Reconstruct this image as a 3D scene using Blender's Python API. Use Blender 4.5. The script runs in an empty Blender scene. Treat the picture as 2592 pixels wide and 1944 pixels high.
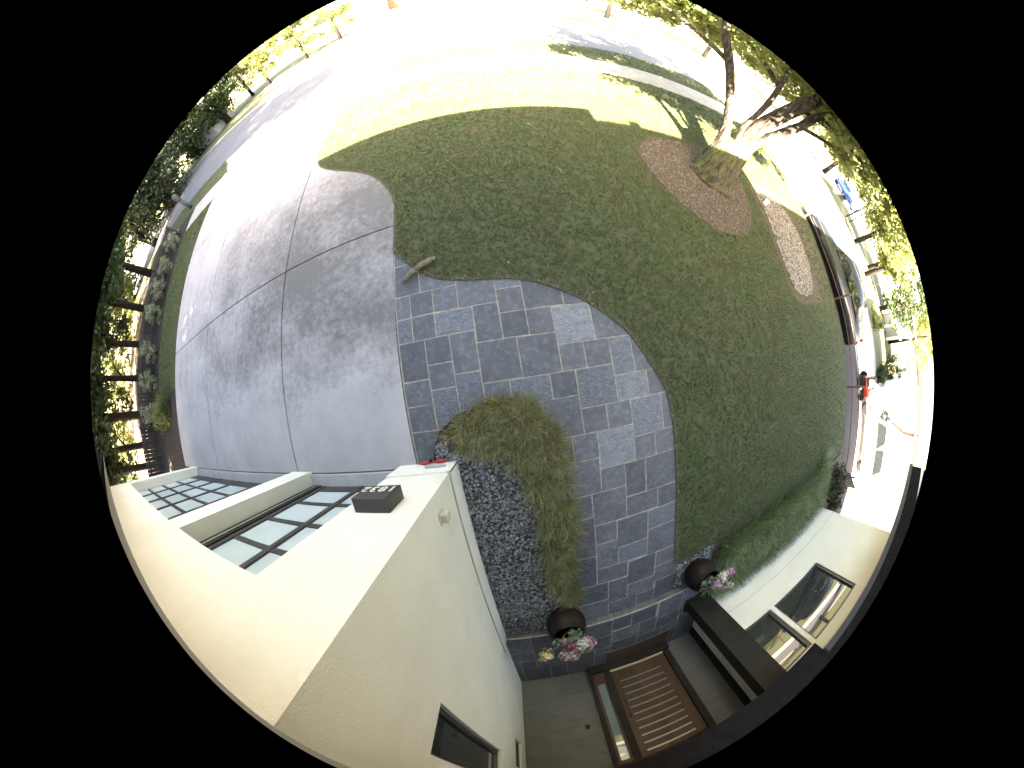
import bpy, bmesh, math, random
import numpy as np
from mathutils import Vector, Matrix, Quaternion
rnd = random.Random(7)
R = math.radians
sc = bpy.context.scene
col = sc.collection

# ------------------------------------------------------------ camera (ceiling-mounted 185 degree fisheye)
F_PX, K3 = 642.1568, -0.0104
S = 72.0
cam = bpy.data.cameras.new('camera'); cam_ob = bpy.data.objects.new('camera', cam); col.objects.link(cam_ob)
sc.camera = cam_ob
cam.type = 'PANO'; cam.panorama_type = 'FISHEYE_LENS_POLYNOMIAL'
cam.fisheye_polynomial_k0 = 0; cam.fisheye_polynomial_k1 = -S / F_PX; cam.fisheye_polynomial_k2 = 0
cam.fisheye_polynomial_k3 = -K3 * (S / F_PX) ** 3; cam.fisheye_polynomial_k4 = 0
cam.fisheye_fov = R(185.0); cam.sensor_width = 36; cam.sensor_fit = 'HORIZONTAL'
cam.clip_start = 0.005; cam.clip_end = 2000
_M = (Matrix.Rotation(-.1643, 3, 'Z') @ Matrix.Rotation(-.0158, 3, 'Y') @ Matrix.Rotation(.0137, 3, 'X')).to_4x4()
_M.translation = (0, 0, 2.9)
cam_ob.matrix_world = _M

# ------------------------------------------------------------ sky, sun, exposure
SUN_EL = 33.0
w = bpy.data.worlds.new('World'); sc.world = w; w.use_nodes = True
nt = w.node_tree; nt.nodes.clear()
sky = nt.nodes.new('ShaderNodeTexSky'); sky.sky_type = 'NISHITA'; sky.sun_disc = False
sky.sun_elevation = R(SUN_EL); sky.sun_rotation = R(194.0); sky.air_density = 1.0; sky.dust_density = 3.5; sky.ozone_density = 0.3
bg = nt.nodes.new('ShaderNodeBackground'); bg.inputs['Strength'].default_value = 0.05
wo = nt.nodes.new('ShaderNodeOutputWorld')
nt.links.new(sky.outputs[0], bg.inputs[0]); nt.links.new(bg.outputs[0], wo.inputs[0])
sun = bpy.data.lights.new('sun', 'SUN'); sun.energy = 5.0; sun.angle = R(0.55); sun.color = (1, .95, .86)
sun_ob = bpy.data.objects.new('sun', sun); col.objects.link(sun_ob)
ldir = Vector((.25, 1.0, -math.tan(R(SUN_EL)) * math.hypot(.25, 1)))
sun_ob.rotation_euler = (-ldir).to_track_quat('Z', 'Y').to_euler(); sun_ob.location = (0, -20, 20)
sc.view_settings.view_transform = 'Standard'; sc.view_settings.look = 'None'
sc.view_settings.gamma = 1; sc.view_settings.use_curve_mapping = False
sc.view_settings.exposure = 5.05
sc.view_settings.use_white_balance = True; sc.view_settings.white_balance_temperature = 8100; sc.view_settings.white_balance_tint = 10
sc.cycles.max_bounces = 8; sc.cycles.transparent_max_bounces = 8
sc.cycles.use_denoising = True
sc.cycles.denoiser = 'OPENIMAGEDENOISE'; sc.cycles.denoising_input_passes = 'RGB_ALBEDO_NORMAL'; sc.cycles.denoising_prefilter = 'NONE'
sc.cycles.sample_clamp_indirect = 8

# ------------------------------------------------------------ materials
def mat(name, c, rough=.8, c2=None, scale=5, lo=.35, hi=.65, c3=None, scale3=40, amt3=.5, bump=0, bscale=80, spec=.3,
        metal=0, rand=0, island=0, coords='Object', stretch=None, detail=6, coat=0, bdist=.01):
    m = bpy.data.materials.new(name); m.use_nodes = True; n = m.node_tree.nodes; L = m.node_tree.links
    b = n['Principled BSDF']; b.inputs['Roughness'].default_value = rough
    b.inputs['Specular IOR Level'].default_value = spec; b.inputs['Metallic'].default_value = metal
    b.inputs['Coat Weight'].default_value = coat
    tc = n.new('ShaderNodeTexCoord'); src = tc.outputs[coords]
    if stretch:
        mp = n.new('ShaderNodeMapping'); mp.inputs['Scale'].default_value = stretch; L.new(src, mp.inputs[0]); src = mp.outputs[0]
    col_out = None
    rgb = n.new('ShaderNodeRGB'); rgb.outputs[0].default_value = (*c, 1); col_out = rgb.outputs[0]
    def mixc(a, bcol, fac):
        mx = n.new('ShaderNodeMix'); mx.data_type = 'RGBA'; L.new(fac, mx.inputs[0]); L.new(a, mx.inputs[6])
        mx.inputs[7].default_value = (*bcol, 1); return mx.outputs[2]
    if c2 is not None:
        nz = n.new('ShaderNodeTexNoise'); nz.inputs['Scale'].default_value = scale; nz.inputs['Detail'].default_value = detail
        nz.inputs['Roughness'].default_value = .6; L.new(src, nz.inputs[0])
        mr = n.new('ShaderNodeMapRange'); mr.inputs[1].default_value = lo; mr.inputs[2].default_value = hi; L.new(nz.outputs[0], mr.inputs[0])
        col_out = mixc(col_out, c2, mr.outputs[0])
    if c3 is not None:
        nz = n.new('ShaderNodeTexNoise'); nz.inputs['Scale'].default_value = scale3; nz.inputs['Detail'].default_value = 4; L.new(src, nz.inputs[0])
        mr = n.new('ShaderNodeMapRange'); mr.inputs[1].default_value = .5; mr.inputs[2].default_value = .62; mr.inputs[4].default_value = amt3
        L.new(nz.outputs[0], mr.inputs[0]); col_out = mixc(col_out, c3, mr.outputs[0])
    if rand or island:
        if rand:
            oi = n.new('ShaderNodeObjectInfo'); r_ = oi.outputs['Random']; a_ = rand
        else:
            ge = n.new('ShaderNodeNewGeometry'); r_ = ge.outputs['Random Per Island']; a_ = island
        hs = n.new('ShaderNodeHueSaturation')
        mr = n.new('ShaderNodeMapRange'); mr.inputs[3].default_value = 1 - a_; mr.inputs[4].default_value = 1 + a_; L.new(r_, mr.inputs[0])
        L.new(mr.outputs[0], hs.inputs['Value'])
        ml = n.new('ShaderNodeMath'); ml.operation = 'MULTIPLY'; ml.inputs[1].default_value = 7.31; L.new(r_, ml.inputs[0])
        fr = n.new('ShaderNodeMath'); fr.operation = 'FRACT'; L.new(ml.outputs[0], fr.inputs[0])
        m2 = n.new('ShaderNodeMapRange'); m2.inputs[3].default_value = .5 - .035 * min(1, a_ * 2.5); m2.inputs[4].default_value = .5 + .03 * min(1, a_ * 2.5)
        L.new(fr.outputs[0], m2.inputs[0]); L.new(m2.outputs[0], hs.inputs['Hue']); L.new(col_out, hs.inputs['Color']); col_out = hs.outputs[0]
    L.new(col_out, b.inputs['Base Color'])
    if bump:
        nz = n.new('ShaderNodeTexNoise'); nz.inputs['Scale'].default_value = bscale; nz.inputs['Detail'].default_value = 5; L.new(src, nz.inputs[0])
        bp = n.new('ShaderNodeBump'); bp.inputs['Strength'].default_value = bump; bp.inputs['Distance'].default_value = bdist
        L.new(nz.outputs[0], bp.inputs['Height']); L.new(bp.outputs[0], b.inputs['Normal'])
    return m

def leaf_mat(name, c, island=.4, trans=.35, tc=None, rough=.55, **kw):
    m = mat(name, c, rough=rough, island=island, spec=.35, **kw)
    n = m.node_tree.nodes; L = m.node_tree.links
    b = n['Principled BSDF']; out = n['Material Output']
    t = n.new('ShaderNodeBsdfTranslucent'); t.inputs[0].default_value = (*(tc or (c[0] * 2.2, c[1] * 2.2, c[2] * .8)), 1)
    mx = n.new('ShaderNodeMixShader'); mx.inputs[0].default_value = trans
    L.new(b.outputs[0], mx.inputs[1]); L.new(t.outputs[0], mx.inputs[2]); L.new(mx.outputs[0], out.inputs[0])
    return m

MT = {}
def glass_mat(name, tint=(.02, .025, .028), rough=.02):
    return mat(name, tint, rough=rough, spec=.9)
MT['glass'] = glass_mat('window_glass')
MT['stucco'] = mat('white_stucco', (.62, .605, .575), .92, c2=(.56, .545, .51), scale=1.3, bump=.7, bscale=75, spec=.15, c3=(.56, .54, .48), scale3=70, amt3=.35, bdist=.012)
MT['grey_stucco'] = mat('grey_porch_plaster', (.10, .097, .092), .85, c2=(.082, .08, .076), scale=2.5, bump=.25, bscale=60, spec=.25, stretch=(1, 1, 5))
MT['bronze'] = mat('dark_bronze_metal', (.022, .02, .02), .45, c2=(.035, .03, .028), scale=9, spec=.5)
MT['bronze2'] = mat('dark_brown_paint', (.014, .012, .0105), .7, c2=(.019, .017, .015), scale=6, spec=.1)
MT['black'] = mat('black_paint', (.008, .008, .008), .6)
MT['frost'] = mat('frosted_glass', (.36, .42, .45), .35, c2=(.30, .36, .40), scale=1.2, spec=.6, rand=.06)
MT['soffit'] = mat('soffit_paint', (.36, .33, .29), .8, c2=(.3, .27, .24), scale=3)
MT['fascia'] = mat('dark_fascia', (.013, .012, .013), .85, c2=(.009, .008, .009), scale=6, spec=.0)
MT['gutter'] = mat('grey_gutter', (.04, .038, .045), .8, spec=.15)
MT['roofing'] = mat('roof_membrane', (.18, .17, .16), .9, c2=(.12, .12, .11), scale=4)
MT['slate'] = mat('blue_slate', (.094, .092, .102), .62, c2=(.062, .062, .070), scale=4, c3=(.16, .16, .17), scale3=14, amt3=.35, bump=.5, bscale=22, spec=.45, rand=.22)
MT['slate2'] = mat('weathered_slate', (.185, .185, .195), .7, c2=(.11, .112, .12), scale=7, c3=(.25, .26, .28), scale3=30, amt3=.6, bump=.5, bscale=26, spec=.4, rand=.1, stretch=(1, 2.2, 1))
MT['slate3'] = mat('streaky_slate', (.115, .12, .135), .65, c2=(.075, .08, .095), scale=6, c3=(.22, .225, .24), scale3=18, amt3=.45, bump=.6, bscale=22, spec=.45, rand=.12, stretch=(1, 3, 1))
MT['mortar'] = mat('tan_mortar', (.36, .305, .25), .95, c2=(.20, .17, .14), scale=12, bump=.4, bscale=150)
MT['brown_soil'] = mat('bare_soil', (.09, .066, .052), .95, c2=(.055, .04, .032), scale=14, c3=(.15, .105, .08), scale3=70, bump=.7, bscale=90)
MT['lawn'] = mat('lawn_ground', (.058, .075, .030), .95, c2=(.072, .072, .034), scale=1.7, c3=(.08, .065, .04), scale3=26, amt3=.3, bump=.2, bscale=120)
MT['grass'] = leaf_mat('grass_blade', (.068, .098, .033), .10, .3, (.12, .155, .055), c2=(.092, .094, .040), scale=1.7, detail=12)
MT['mondo'] = leaf_mat('mondo_blade', (.20, .185, .085), .85, .3, (.3, .28, .1), .4)
MT['mondo2'] = leaf_mat('liriope_blade', (.17, .21, .095), .85, .3, (.2, .27, .1), .4)
MT['asphalt'] = mat('old_asphalt', (.15, .15, .165), .9, c2=(.115, .115, .13), scale=.5, c3=(.3, .3, .31), scale3=120, bump=.4, bscale=160)
MT['dark_drive'] = mat('neighbour_drive_asphalt', (.058, .055, .062), .9, c2=(.044, .042, .048), scale=1, bump=.3, bscale=120, spec=.04)  # plain dark asphalt colour of the drive next door
MT['sidewalk'] = mat('sidewalk_concrete', (.42, .38, .35), .9, c2=(.33, .30, .28), scale=2, c3=(.25, .2, .16), scale3=20, bump=.3, bscale=90)
MT['conc_plain'] = mat('pale_concrete', (.40, .385, .375), .85, c2=(.33, .32, .31), scale=3, c3=(.22, .2, .18), scale3=45, amt3=.35, bump=.3, bscale=90)
MT['bark'] = mat('bark', (.042, .034, .027), .95, c2=(.016, .013, .010), scale=7, lo=.4, hi=.6, c3=(.10, .088, .072), scale3=16, amt3=.7, bump=1, bscale=14, stretch=(1.6, 1.6, .35), bdist=.05)
MT['moss_bark'] = mat('mossy_bark', (.085, .075, .055), .95, c2=(.035, .03, .02), scale=8, lo=.38, hi=.6, c3=(.09, .11, .035), scale3=6, amt3=.7, bump=1, bscale=14, stretch=(1.6, 1.6, .35), bdist=.05)
MT['dark_bark'] = mat('dark_bark', (.014, .011, .009), .95, c2=(.008, .007, .006), scale=6, bump=.8, bscale=20)
MT['leaf'] = leaf_mat('maple_leaf', (.085, .11, .04), .55, .5, (.34, .37, .15))
MT['leaf_dark'] = leaf_mat('dark_leaf', (.035, .055, .022), .5, .25, (.07, .11, .03))
MT['leaf_yel'] = leaf_mat('light_leaf', (.11, .12, .045), .5, .45, (.32, .34, .10))
MT['leaf_grey'] = leaf_mat('greygreen_leaf', (.20, .22, .14), .45, .2, (.2, .22, .1))
MT['conifer'] = leaf_mat('conifer_needles', (.045, .06, .032), .5, .15, (.05, .07, .02))
MT['purple_leaf'] = leaf_mat('bronze_leaf', (.045, .045, .02), .5, .15)
MT['fence'] = mat('weathered_fence_wood', (.045, .037, .036), .85, c2=(.028, .023, .023), scale=6, rand=.25, stretch=(1, 1, .2), bump=.4, bscale=30)
MT['rail'] = mat('red_brown_rail', (.17, .105, .08), .8, c2=(.1, .07, .055), scale=8, stretch=(1, .1, 1))
MT['door_wood'] = mat('mahogany_door', (.060, .031, .019), .5, c2=(.04, .02, .012), scale=5, spec=.2, stretch=(1, 1, .12), bump=.15, bscale=40)
MT['slit'] = mat('door_slit_glass', (.16, .185, .175), .12, spec=.8)
MT['brass'] = mat('pale_threshold', (.5, .42, .3), .4, metal=.6)
MT['mat'] = mat('brown_coir', (.085, .05, .03), .98, c2=(.05, .03, .02), scale=40, bump=.9, bscale=200)
MT['pot'] = mat('dark_glazed_pot', (.006, .0045, .004), .55, c2=(.014, .008, .006), scale=5, spec=.15)
MT['white'] = mat('white_paint', (.8, .8, .8), .5)
MT['cream'] = mat('cream_siding', (.62, .6, .42), .8)
MT['siding'] = mat('white_siding', (.78, .79, .8), .7)
MT['trim'] = mat('brown_trim', (.16, .095, .065), .7)
MT['car_dark'] = mat('charcoal_car_paint', (.018, .021, .027), .25, spec=.6, coat=.6)
MT['car_white'] = mat('white_car_paint', (.8, .8, .8), .3, spec=.5, coat=.5)
MT['car_blue'] = mat('blue_car_paint', (.03, .1, .5), .3, spec=.5, coat=.5)
MT['tyre'] = mat('tyre_rubber', (.015, .015, .016), .85)
MT['rim'] = mat('wheel_alloy', (.55, .55, .56), .35, metal=.6)
MT['red'] = mat('red_plastic', (.36, .03, .02), .45)
MT['beige'] = mat('beige_plastic', (.42, .36, .3), .6)
MT['grey_metal'] = mat('grey_metal', (.05, .055, .065), .6, metal=.1)
MT['greyish'] = mat('grey_paint', (.3, .31, .33), .6)
MT['numeral'] = mat('pale_numeral', (.62, .62, .58), .5)
MT['stem'] = mat('dry_stem', (.35, .27, .09), .8)
MT['straw'] = mat('straw_petal', (.42, .33, .17), .8, island=.25)
MT['pink'] = mat('pink_petal', (.40, .22, .27), .7, island=.4)
MT['magenta'] = mat('magenta_petal', (.30, .08, .13), .7, island=.35)
MT['whitep'] = mat('white_petal', (.6, .58, .5), .7, island=.12)
MT['mauve'] = mat('mauve_petal', (.42, .28, .33), .7, island=.35)
MT['peach'] = mat('faded_petal', (.42, .3, .25), .7, island=.3)
MT['sage'] = mat('sage_leaf', (.10, .125, .085), .7, island=.3)
MT['fur'] = mat('squirrel_fur', (.17, .135, .10), .95, c2=(.10, .08, .06), scale=60, c3=(.3, .25, .18), scale3=160, bump=.6, bscale=300, stretch=(1, 1, 1))
MT['fur_pale'] = mat('pale_tail_fur', (.42, .38, .32), .95, c2=(.3, .27, .22), scale=90)
MT['eye'] = mat('dark_eye', (.01, .01, .01), .1, spec=.8)
MT['brick'] = mat('orange_brick', (.42, .2, .12), .9, c2=(.3, .13, .08), scale=9)
MT['pebble'] = mat('dark_river_pebble', (.135, .135, .14), .5, island=.85, spec=.45)
MT['tan_pebble'] = mat('tan_river_pebble', (.23, .20, .17), .7, island=.6, spec=.35)
MT['chip'] = mat('wood_chip', (.125, .100, .072), .9, island=.5)

# driveway concrete with mildew stains that sit on the slab where they sit
def driveway_mat():
    m = mat('stained_concrete', (.385, .355, .355), .85, c2=(.32, .295, .295), scale=1.4, c3=(.27, .25, .25), scale3=70, amt3=.4, bump=.35, bscale=110, coords='Object')
    n = m.node_tree.nodes; L = m.node_tree.links; b = n['Principled BSDF']
    prev = b.inputs['Base Color'].links[0].from_socket
    tc = n.new('ShaderNodeTexCoord'); sp = n.new('ShaderNodeSeparateXYZ'); L.new(tc.outputs['Object'], sp.inputs[0])
    nz = n.new('ShaderNodeTexNoise'); nz.inputs['Scale'].default_value = .75; nz.inputs['Detail'].default_value = 9; nz.inputs['Roughness'].default_value = .68
    L.new(tc.outputs['Object'], nz.inputs[0])
    f2 = n.new('ShaderNodeTexNoise'); f2.inputs['Scale'].default_value = 9; f2.inputs['Detail'].default_value = 8; f2.inputs['Roughness'].default_value = .75; L.new(tc.outputs['Object'], f2.inputs[0])
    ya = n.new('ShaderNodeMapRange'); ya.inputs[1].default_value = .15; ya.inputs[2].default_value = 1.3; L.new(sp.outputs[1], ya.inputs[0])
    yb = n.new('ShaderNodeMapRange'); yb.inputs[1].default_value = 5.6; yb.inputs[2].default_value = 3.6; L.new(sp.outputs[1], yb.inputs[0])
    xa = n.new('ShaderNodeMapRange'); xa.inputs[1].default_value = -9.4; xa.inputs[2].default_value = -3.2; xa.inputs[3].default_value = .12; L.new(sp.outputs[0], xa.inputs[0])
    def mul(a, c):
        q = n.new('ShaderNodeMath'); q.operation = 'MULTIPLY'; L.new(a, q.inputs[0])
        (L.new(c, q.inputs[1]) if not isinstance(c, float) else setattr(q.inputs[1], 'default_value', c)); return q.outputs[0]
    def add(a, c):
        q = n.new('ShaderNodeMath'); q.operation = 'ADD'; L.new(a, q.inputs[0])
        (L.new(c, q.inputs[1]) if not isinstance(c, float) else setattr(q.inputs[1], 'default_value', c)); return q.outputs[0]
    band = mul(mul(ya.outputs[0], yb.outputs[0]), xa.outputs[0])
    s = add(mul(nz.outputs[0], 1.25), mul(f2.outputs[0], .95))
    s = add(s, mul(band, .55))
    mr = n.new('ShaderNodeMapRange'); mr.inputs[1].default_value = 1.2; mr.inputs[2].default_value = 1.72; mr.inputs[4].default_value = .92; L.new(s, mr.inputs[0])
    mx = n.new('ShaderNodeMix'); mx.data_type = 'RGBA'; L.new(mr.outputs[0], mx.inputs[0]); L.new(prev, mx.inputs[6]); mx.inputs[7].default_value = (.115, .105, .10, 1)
    L.new(mx.outputs[2], b.inputs['Base Color'])
    return m
MT['drive'] = driveway_mat()

# ------------------------------------------------------------ object helpers
def tag(o, label=None, cat=None, group=None, kind=None):
    if label: o['label'] = label
    if cat: o['category'] = cat
    if group: o['group'] = group
    if kind: o['kind'] = kind
    return o
def link(name, me, parent=None, loc=None, rot=None):
    o = bpy.data.objects.new(name, me); col.objects.link(o)
    if parent is not None: o.parent = parent
    if loc is not None: o.location = loc
    if rot is not None: o.rotation_euler = rot
    return o
def empty(name, label, cat, loc=(0, 0, 0), rz=0, group=None):
    o = link(name, None); o.location = loc; o.rotation_euler = (0, 0, rz); o.empty_display_size = .1
    return tag(o, label, cat, group)
def bm_obj(name, bm, m, parent=None, smooth=False, loc=None, rot=None):
    me = bpy.data.meshes.new(name); bm.to_mesh(me); bm.free()
    me.materials.append(MT[m] if isinstance(m, str) else m)
    if smooth: me.polygons.foreach_set('use_smooth', [True] * len(me.polygons))
    return link(name, me, parent, loc, rot)
def add_box(bm, x0, x1, y0, y1, z0, z1, bevel=0, rot=None):
    r = bmesh.ops.create_cube(bm, size=1)
    vs = r['verts']
    c = Vector(((x0 + x1) / 2, (y0 + y1) / 2, (z0 + z1) / 2))
    for v in vs:
        p = Vector((v.co.x * (x1 - x0), v.co.y * (y1 - y0), v.co.z * (z1 - z0)))
        if rot is not None: p = rot @ p
        v.co = p + c
    if bevel:
        es = {e for v in vs for e in v.link_edges}
        bmesh.ops.bevel(bm, geom=list(es), offset=bevel, segments=1, affect='EDGES')
def box(name, x0, x1, y0, y1, z0, z1, m, parent=None, bevel=0):
    bm = bmesh.new(); add_box(bm, x0, x1, y0, y1, z0, z1, bevel); return bm_obj(name, bm, m, parent)
def add_tube(bm, pts, radii, seg=8, cap=True):
    pts = [Vector(p) for p in pts]
    if not hasattr(radii, '__len__'): radii = [radii] * len(pts)
    rings = []
    for i, p in enumerate(pts):
        d = (pts[min(i + 1, len(pts) - 1)] - pts[max(i - 1, 0)]).normalized()
        a = d.cross(Vector((0, 0, 1))); a = a if a.length > .05 else d.cross(Vector((1, 0, 0))); a.normalize(); b = d.cross(a)
        rings.append([bm.verts.new(p + (a * math.cos(2 * math.pi * k / seg) + b * math.sin(2 * math.pi * k / seg)) * radii[i]) for k in range(seg)])
    for i in range(len(rings) - 1):
        for k in range(seg):
            try: bm.faces.new((rings[i][k], rings[i][(k + 1) % seg], rings[i + 1][(k + 1) % seg], rings[i + 1][k]))
            except ValueError: pass
    if cap:
        bm.faces.new(rings[0][::-1]); bm.faces.new(rings[-1])
def tube(name, pts, radii, m, parent=None, seg=8, smooth=True):
    bm = bmesh.new(); add_tube(bm, pts, radii, seg); bmesh.ops.recalc_face_normals(bm, faces=bm.faces); return bm_obj(name, bm, m, parent, smooth)
def add_lathe(bm, prof, seg=24, c=(0, 0)):
    rings = [[bm.verts.new((c[0] + r * math.cos(2 * math.pi * k / seg), c[1] + r * math.sin(2 * math.pi * k / seg), z)) for k in range(seg)] for r, z in prof]
    for i in range(len(rings) - 1):
        for k in range(seg): bm.faces.new((rings[i][k], rings[i][(k + 1) % seg], rings[i + 1][(k + 1) % seg], rings[i + 1][k]))
    if prof[0][0] > 1e-4: bm.faces.new(rings[0][::-1])
    if prof[-1][0] > 1e-4: bm.faces.new(rings[-1])
def prism(name, pts, z0, z1, m, parent=None, bevel=0, kind=None, top=None):
    from mathutils.geometry import tessellate_polygon
    bm = bmesh.new()
    a = sum(pts[i][0] * pts[(i + 1) % len(pts)][1] - pts[(i + 1) % len(pts)][0] * pts[i][1] for i in range(len(pts)))
    if a < 0: pts = pts[::-1]
    lo = [bm.verts.new((x, y, z0)) for x, y in pts]; hi = [bm.verts.new((x, y, z1)) for x, y in pts]
    for t in tessellate_polygon([[Vector((x, y, 0)) for x, y in pts]]):
        t = list(t)
        A, B, C_ = [Vector(pts[i]) for i in t]
        if (B - A).cross(C_ - A) < 0: t = t[::-1]
        bm.faces.new([hi[i] for i in t]); bm.faces.new([lo[i] for i in t[::-1]])
    n_ = len(pts)
    for i in range(n_): bm.faces.new((lo[i], lo[(i + 1) % n_], hi[(i + 1) % n_], hi[i]))
    o = bm_obj(name, bm, m, parent)
    if kind: o['kind'] = kind
    return o
def smooth_line(pts, n=6):
    out = []
    P = [pts[0]] + list(pts) + [pts[-1]]
    for i in range(1, len(P) - 2):
        p0, p1, p2, p3 = [np.array(P[j], float) for j in (i - 1, i, i + 1, i + 2)]
        for k in range(n):
            t = k / n
            q = .5 * ((2 * p1) + (-p0 + p2) * t + (2 * p0 - 5 * p1 + 4 * p2 - p3) * t * t + (-p0 + 3 * p1 - 3 * p2 + p3) * t ** 3)
            out.append((float(q[0]), float(q[1])))
    out.append(tuple(pts[-1])); return out
def inside(px, py, poly):
    c = np.zeros(len(px), bool); n_ = len(poly)
    for i in range(n_):
        x0, y0 = poly[i]; x1, y1 = poly[(i + 1) % n_]
        cond = ((y0 > py) != (y1 > py))
        with np.errstate(divide='ignore', invalid='ignore'):
            xi = (x1 - x0) * (py - y0) / ((y1 - y0) if y1 != y0 else 1e-9) + x0
        c ^= cond & (px < xi)
    return c
def edge_dist(px, py, poly):
    d = np.full(len(px), 1e9)
    for i in range(len(poly)):
        a = np.array(poly[i]); b = np.array(poly[(i + 1) % len(poly)]); ab = b - a; l2 = max(ab @ ab, 1e-9)
        t = np.clip(((px - a[0]) * ab[0] + (py - a[1]) * ab[1]) / l2, 0, 1)
        d = np.minimum(d, np.hypot(px - a[0] - t * ab[0], py - a[1] - t * ab[1]))
    return d
def np_mesh(name, V, Fq, m, parent=None, smooth=False):
    """V (n,3), Fq (k,3|4) -> one mesh object"""
    V = np.asarray(V, np.float32); Fq = np.asarray(Fq, np.int32)
    me = bpy.data.meshes.new(name); me.vertices.add(len(V)); me.vertices.foreach_set('co', V.ravel())
    k = Fq.shape[1]; me.loops.add(Fq.size); me.loops.foreach_set('vertex_index', Fq.ravel())
    me.polygons.add(len(Fq)); me.polygons.foreach_set('loop_start', np.arange(0, Fq.size, k, dtype=np.int32))
    try: me.polygons.foreach_set('loop_total', np.full(len(Fq), k, np.int32))
    except Exception: pass
    if smooth: me.polygons.foreach_set('use_smooth', np.ones(len(Fq), bool))
    me.materials.append(MT[m] if isinstance(m, str) else m); me.update(calc_edges=True); me.validate()
    return link(name, me, parent)
rs = np.random.RandomState(11)
def scatter_pts(poly, dens, inset=0, z=0, jit=None):
    xs = [p[0] for p in poly]; ys = [p[1] for p in poly]
    A = (max(xs) - min(xs)) * (max(ys) - min(ys)); n_ = int(A * dens)
    x = rs.uniform(min(xs), max(xs), n_); y = rs.uniform(min(ys), max(ys), n_)
    k = inside(x, y, poly); x, y = x[k], y[k]
    if inset: k = edge_dist(x, y, poly) > inset; x, y = x[k], y[k]
    return x, y
def blades(name, x, y, z, nb, length, width, spread, m, parent=None, lvar=.4, arch=.5, segs=2):
    """tufts of nb curved blades"""
    n_ = len(x); N = n_ * nb
    X = np.repeat(x, nb); Y = np.repeat(y, nb); Z = np.repeat(z if hasattr(z, '__len__') else np.full(n_, z), nb)
    az = rs.uniform(0, 2 * np.pi, N); L = length * rs.uniform(1 - lvar, 1 + lvar, N); W = width * rs.uniform(.7, 1.3, N)
    lean = spread * rs.uniform(.15, 1.1, N)
    dx, dy = np.cos(az), np.sin(az)
    px_, py_ = -dy, dx
    X = X + rs.normal(0, length * .08, N); Y = Y + rs.normal(0, length * .08, N)
    V = []
    for s in range(segs + 1):
        t = s / segs
        ang = lean + arch * t * 1.2
        hx = L * (t * np.sin(lean) + arch * t * t * .6)
        hz = L * (t * np.cos(lean) - arch * t * t * .45)
        hz = np.maximum(hz, .003)
        ww = W * (1 - t) if s == segs else W * (1 - .35 * t)
        if s == segs: V.append(np.stack([X + dx * hx, Y + dy * hx, Z + hz], 1)[:, None])
        else:
            V.append(np.stack([np.stack([X + dx * hx + px_ * ww / 2, Y + dy * hx + py_ * ww / 2, Z + hz], 1),
                               np.stack([X + dx * hx - px_ * ww / 2, Y + dy * hx - py_ * ww / 2, Z + hz], 1)], 1))
    V = np.concatenate(V, 1); k = V.shape[1]
    base = np.arange(N)[:, None] * k; T = []
    for s in range(segs):
        a, b = 2 * s, 2 * s + 1
        if s == segs - 1: T.append(base + np.array([[a, b, a + 2]]))
        else: T += [base + np.array([[a, b, b + 2]]), base + np.array([[a, b + 2, a + 2]])]
    return np_mesh(name, V.reshape(-1, 3), np.concatenate(T, 0), m, parent)
def ico(sub=1):
    bm = bmesh.new(); bmesh.ops.create_icosphere(bm, subdivisions=sub, radius=1)
    V = np.array([v.co[:] for v in bm.verts]); Fc = np.array([[v.index for v in f.verts] for f in bm.faces]); bm.free(); return V, Fc
def stones(name, x, y, z, rad, m, parent=None, sub=1, flat=.55, var=.4):
    V0, F0 = ico(sub); n_ = len(x); k = len(V0)
    az = rs.uniform(0, 2 * np.pi, n_); r = rad * rs.uniform(1 - var, 1 + var, n_)
    e = rs.uniform(.65, 1, n_); fl = flat * rs.uniform(.8, 1.2, n_)
    P = V0[None] * np.stack([r, r * e, r * fl], 1)[:, None]
    P = P * (1 + rs.uniform(-.1, .1, (n_, k, 1)))
    tl = rs.normal(0, .3, n_)
    X = P[..., 0]; Yv = P[..., 1]; Zv = P[..., 2]
    Z2 = Zv * np.cos(tl)[:, None] + X * np.sin(tl)[:, None]; X2 = X * np.cos(tl)[:, None] - Zv * np.sin(tl)[:, None]
    c, s = np.cos(az)[:, None], np.sin(az)[:, None]
    V = np.stack([X2 * c - Yv * s + x[:, None], X2 * s + Yv * c + y[:, None], Z2 + (z if not hasattr(z, '__len__') else z[:, None])], 2)
    Fc = (np.arange(n_)[:, None, None] * k + F0[None]).reshape(-1, 3)
    return np_mesh(name, V.reshape(-1, 3), Fc, m, parent, smooth=sub > 1)
def leaf_cloud(name, clumps, n_per, size, m, parent=None, jag=True, flat=.3):
    """clumps: list of (x,y,z,r); leaf-size faces spread through each clump's volume"""
    C = np.array(clumps, float); N = len(C) * n_per
    ci = np.repeat(np.arange(len(C)), n_per)
    d = rs.normal(0, 1, (N, 3)); d /= np.linalg.norm(d, axis=1)[:, None]
    rr = C[ci, 3] * rs.uniform(0, 1, N) ** .45
    P = C[ci, :3] + d * rr[:, None] * np.array([1, 1, .75])
    nrm = rs.normal(0, 1, (N, 3)); nrm[:, 2] = np.abs(nrm[:, 2]) + flat; nrm /= np.linalg.norm(nrm, axis=1)[:, None]
    a = np.cross(nrm, rs.normal(0, 1, (N, 3))); a /= np.linalg.norm(a, axis=1)[:, None]; b = np.cross(nrm, a)
    s = size * rs.uniform(.6, 1.4, N)[:, None]
    V = np.stack([P - a * s * .55, P + b * s * .38 - a * s * .05, P + a * s * .6, P - b * s * .38 - a * s * .05], 1)
    Fq = np.arange(N * 4).reshape(N, 4)
    return np_mesh(name, V.reshape(-1, 3), Fq, m, parent)
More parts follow.
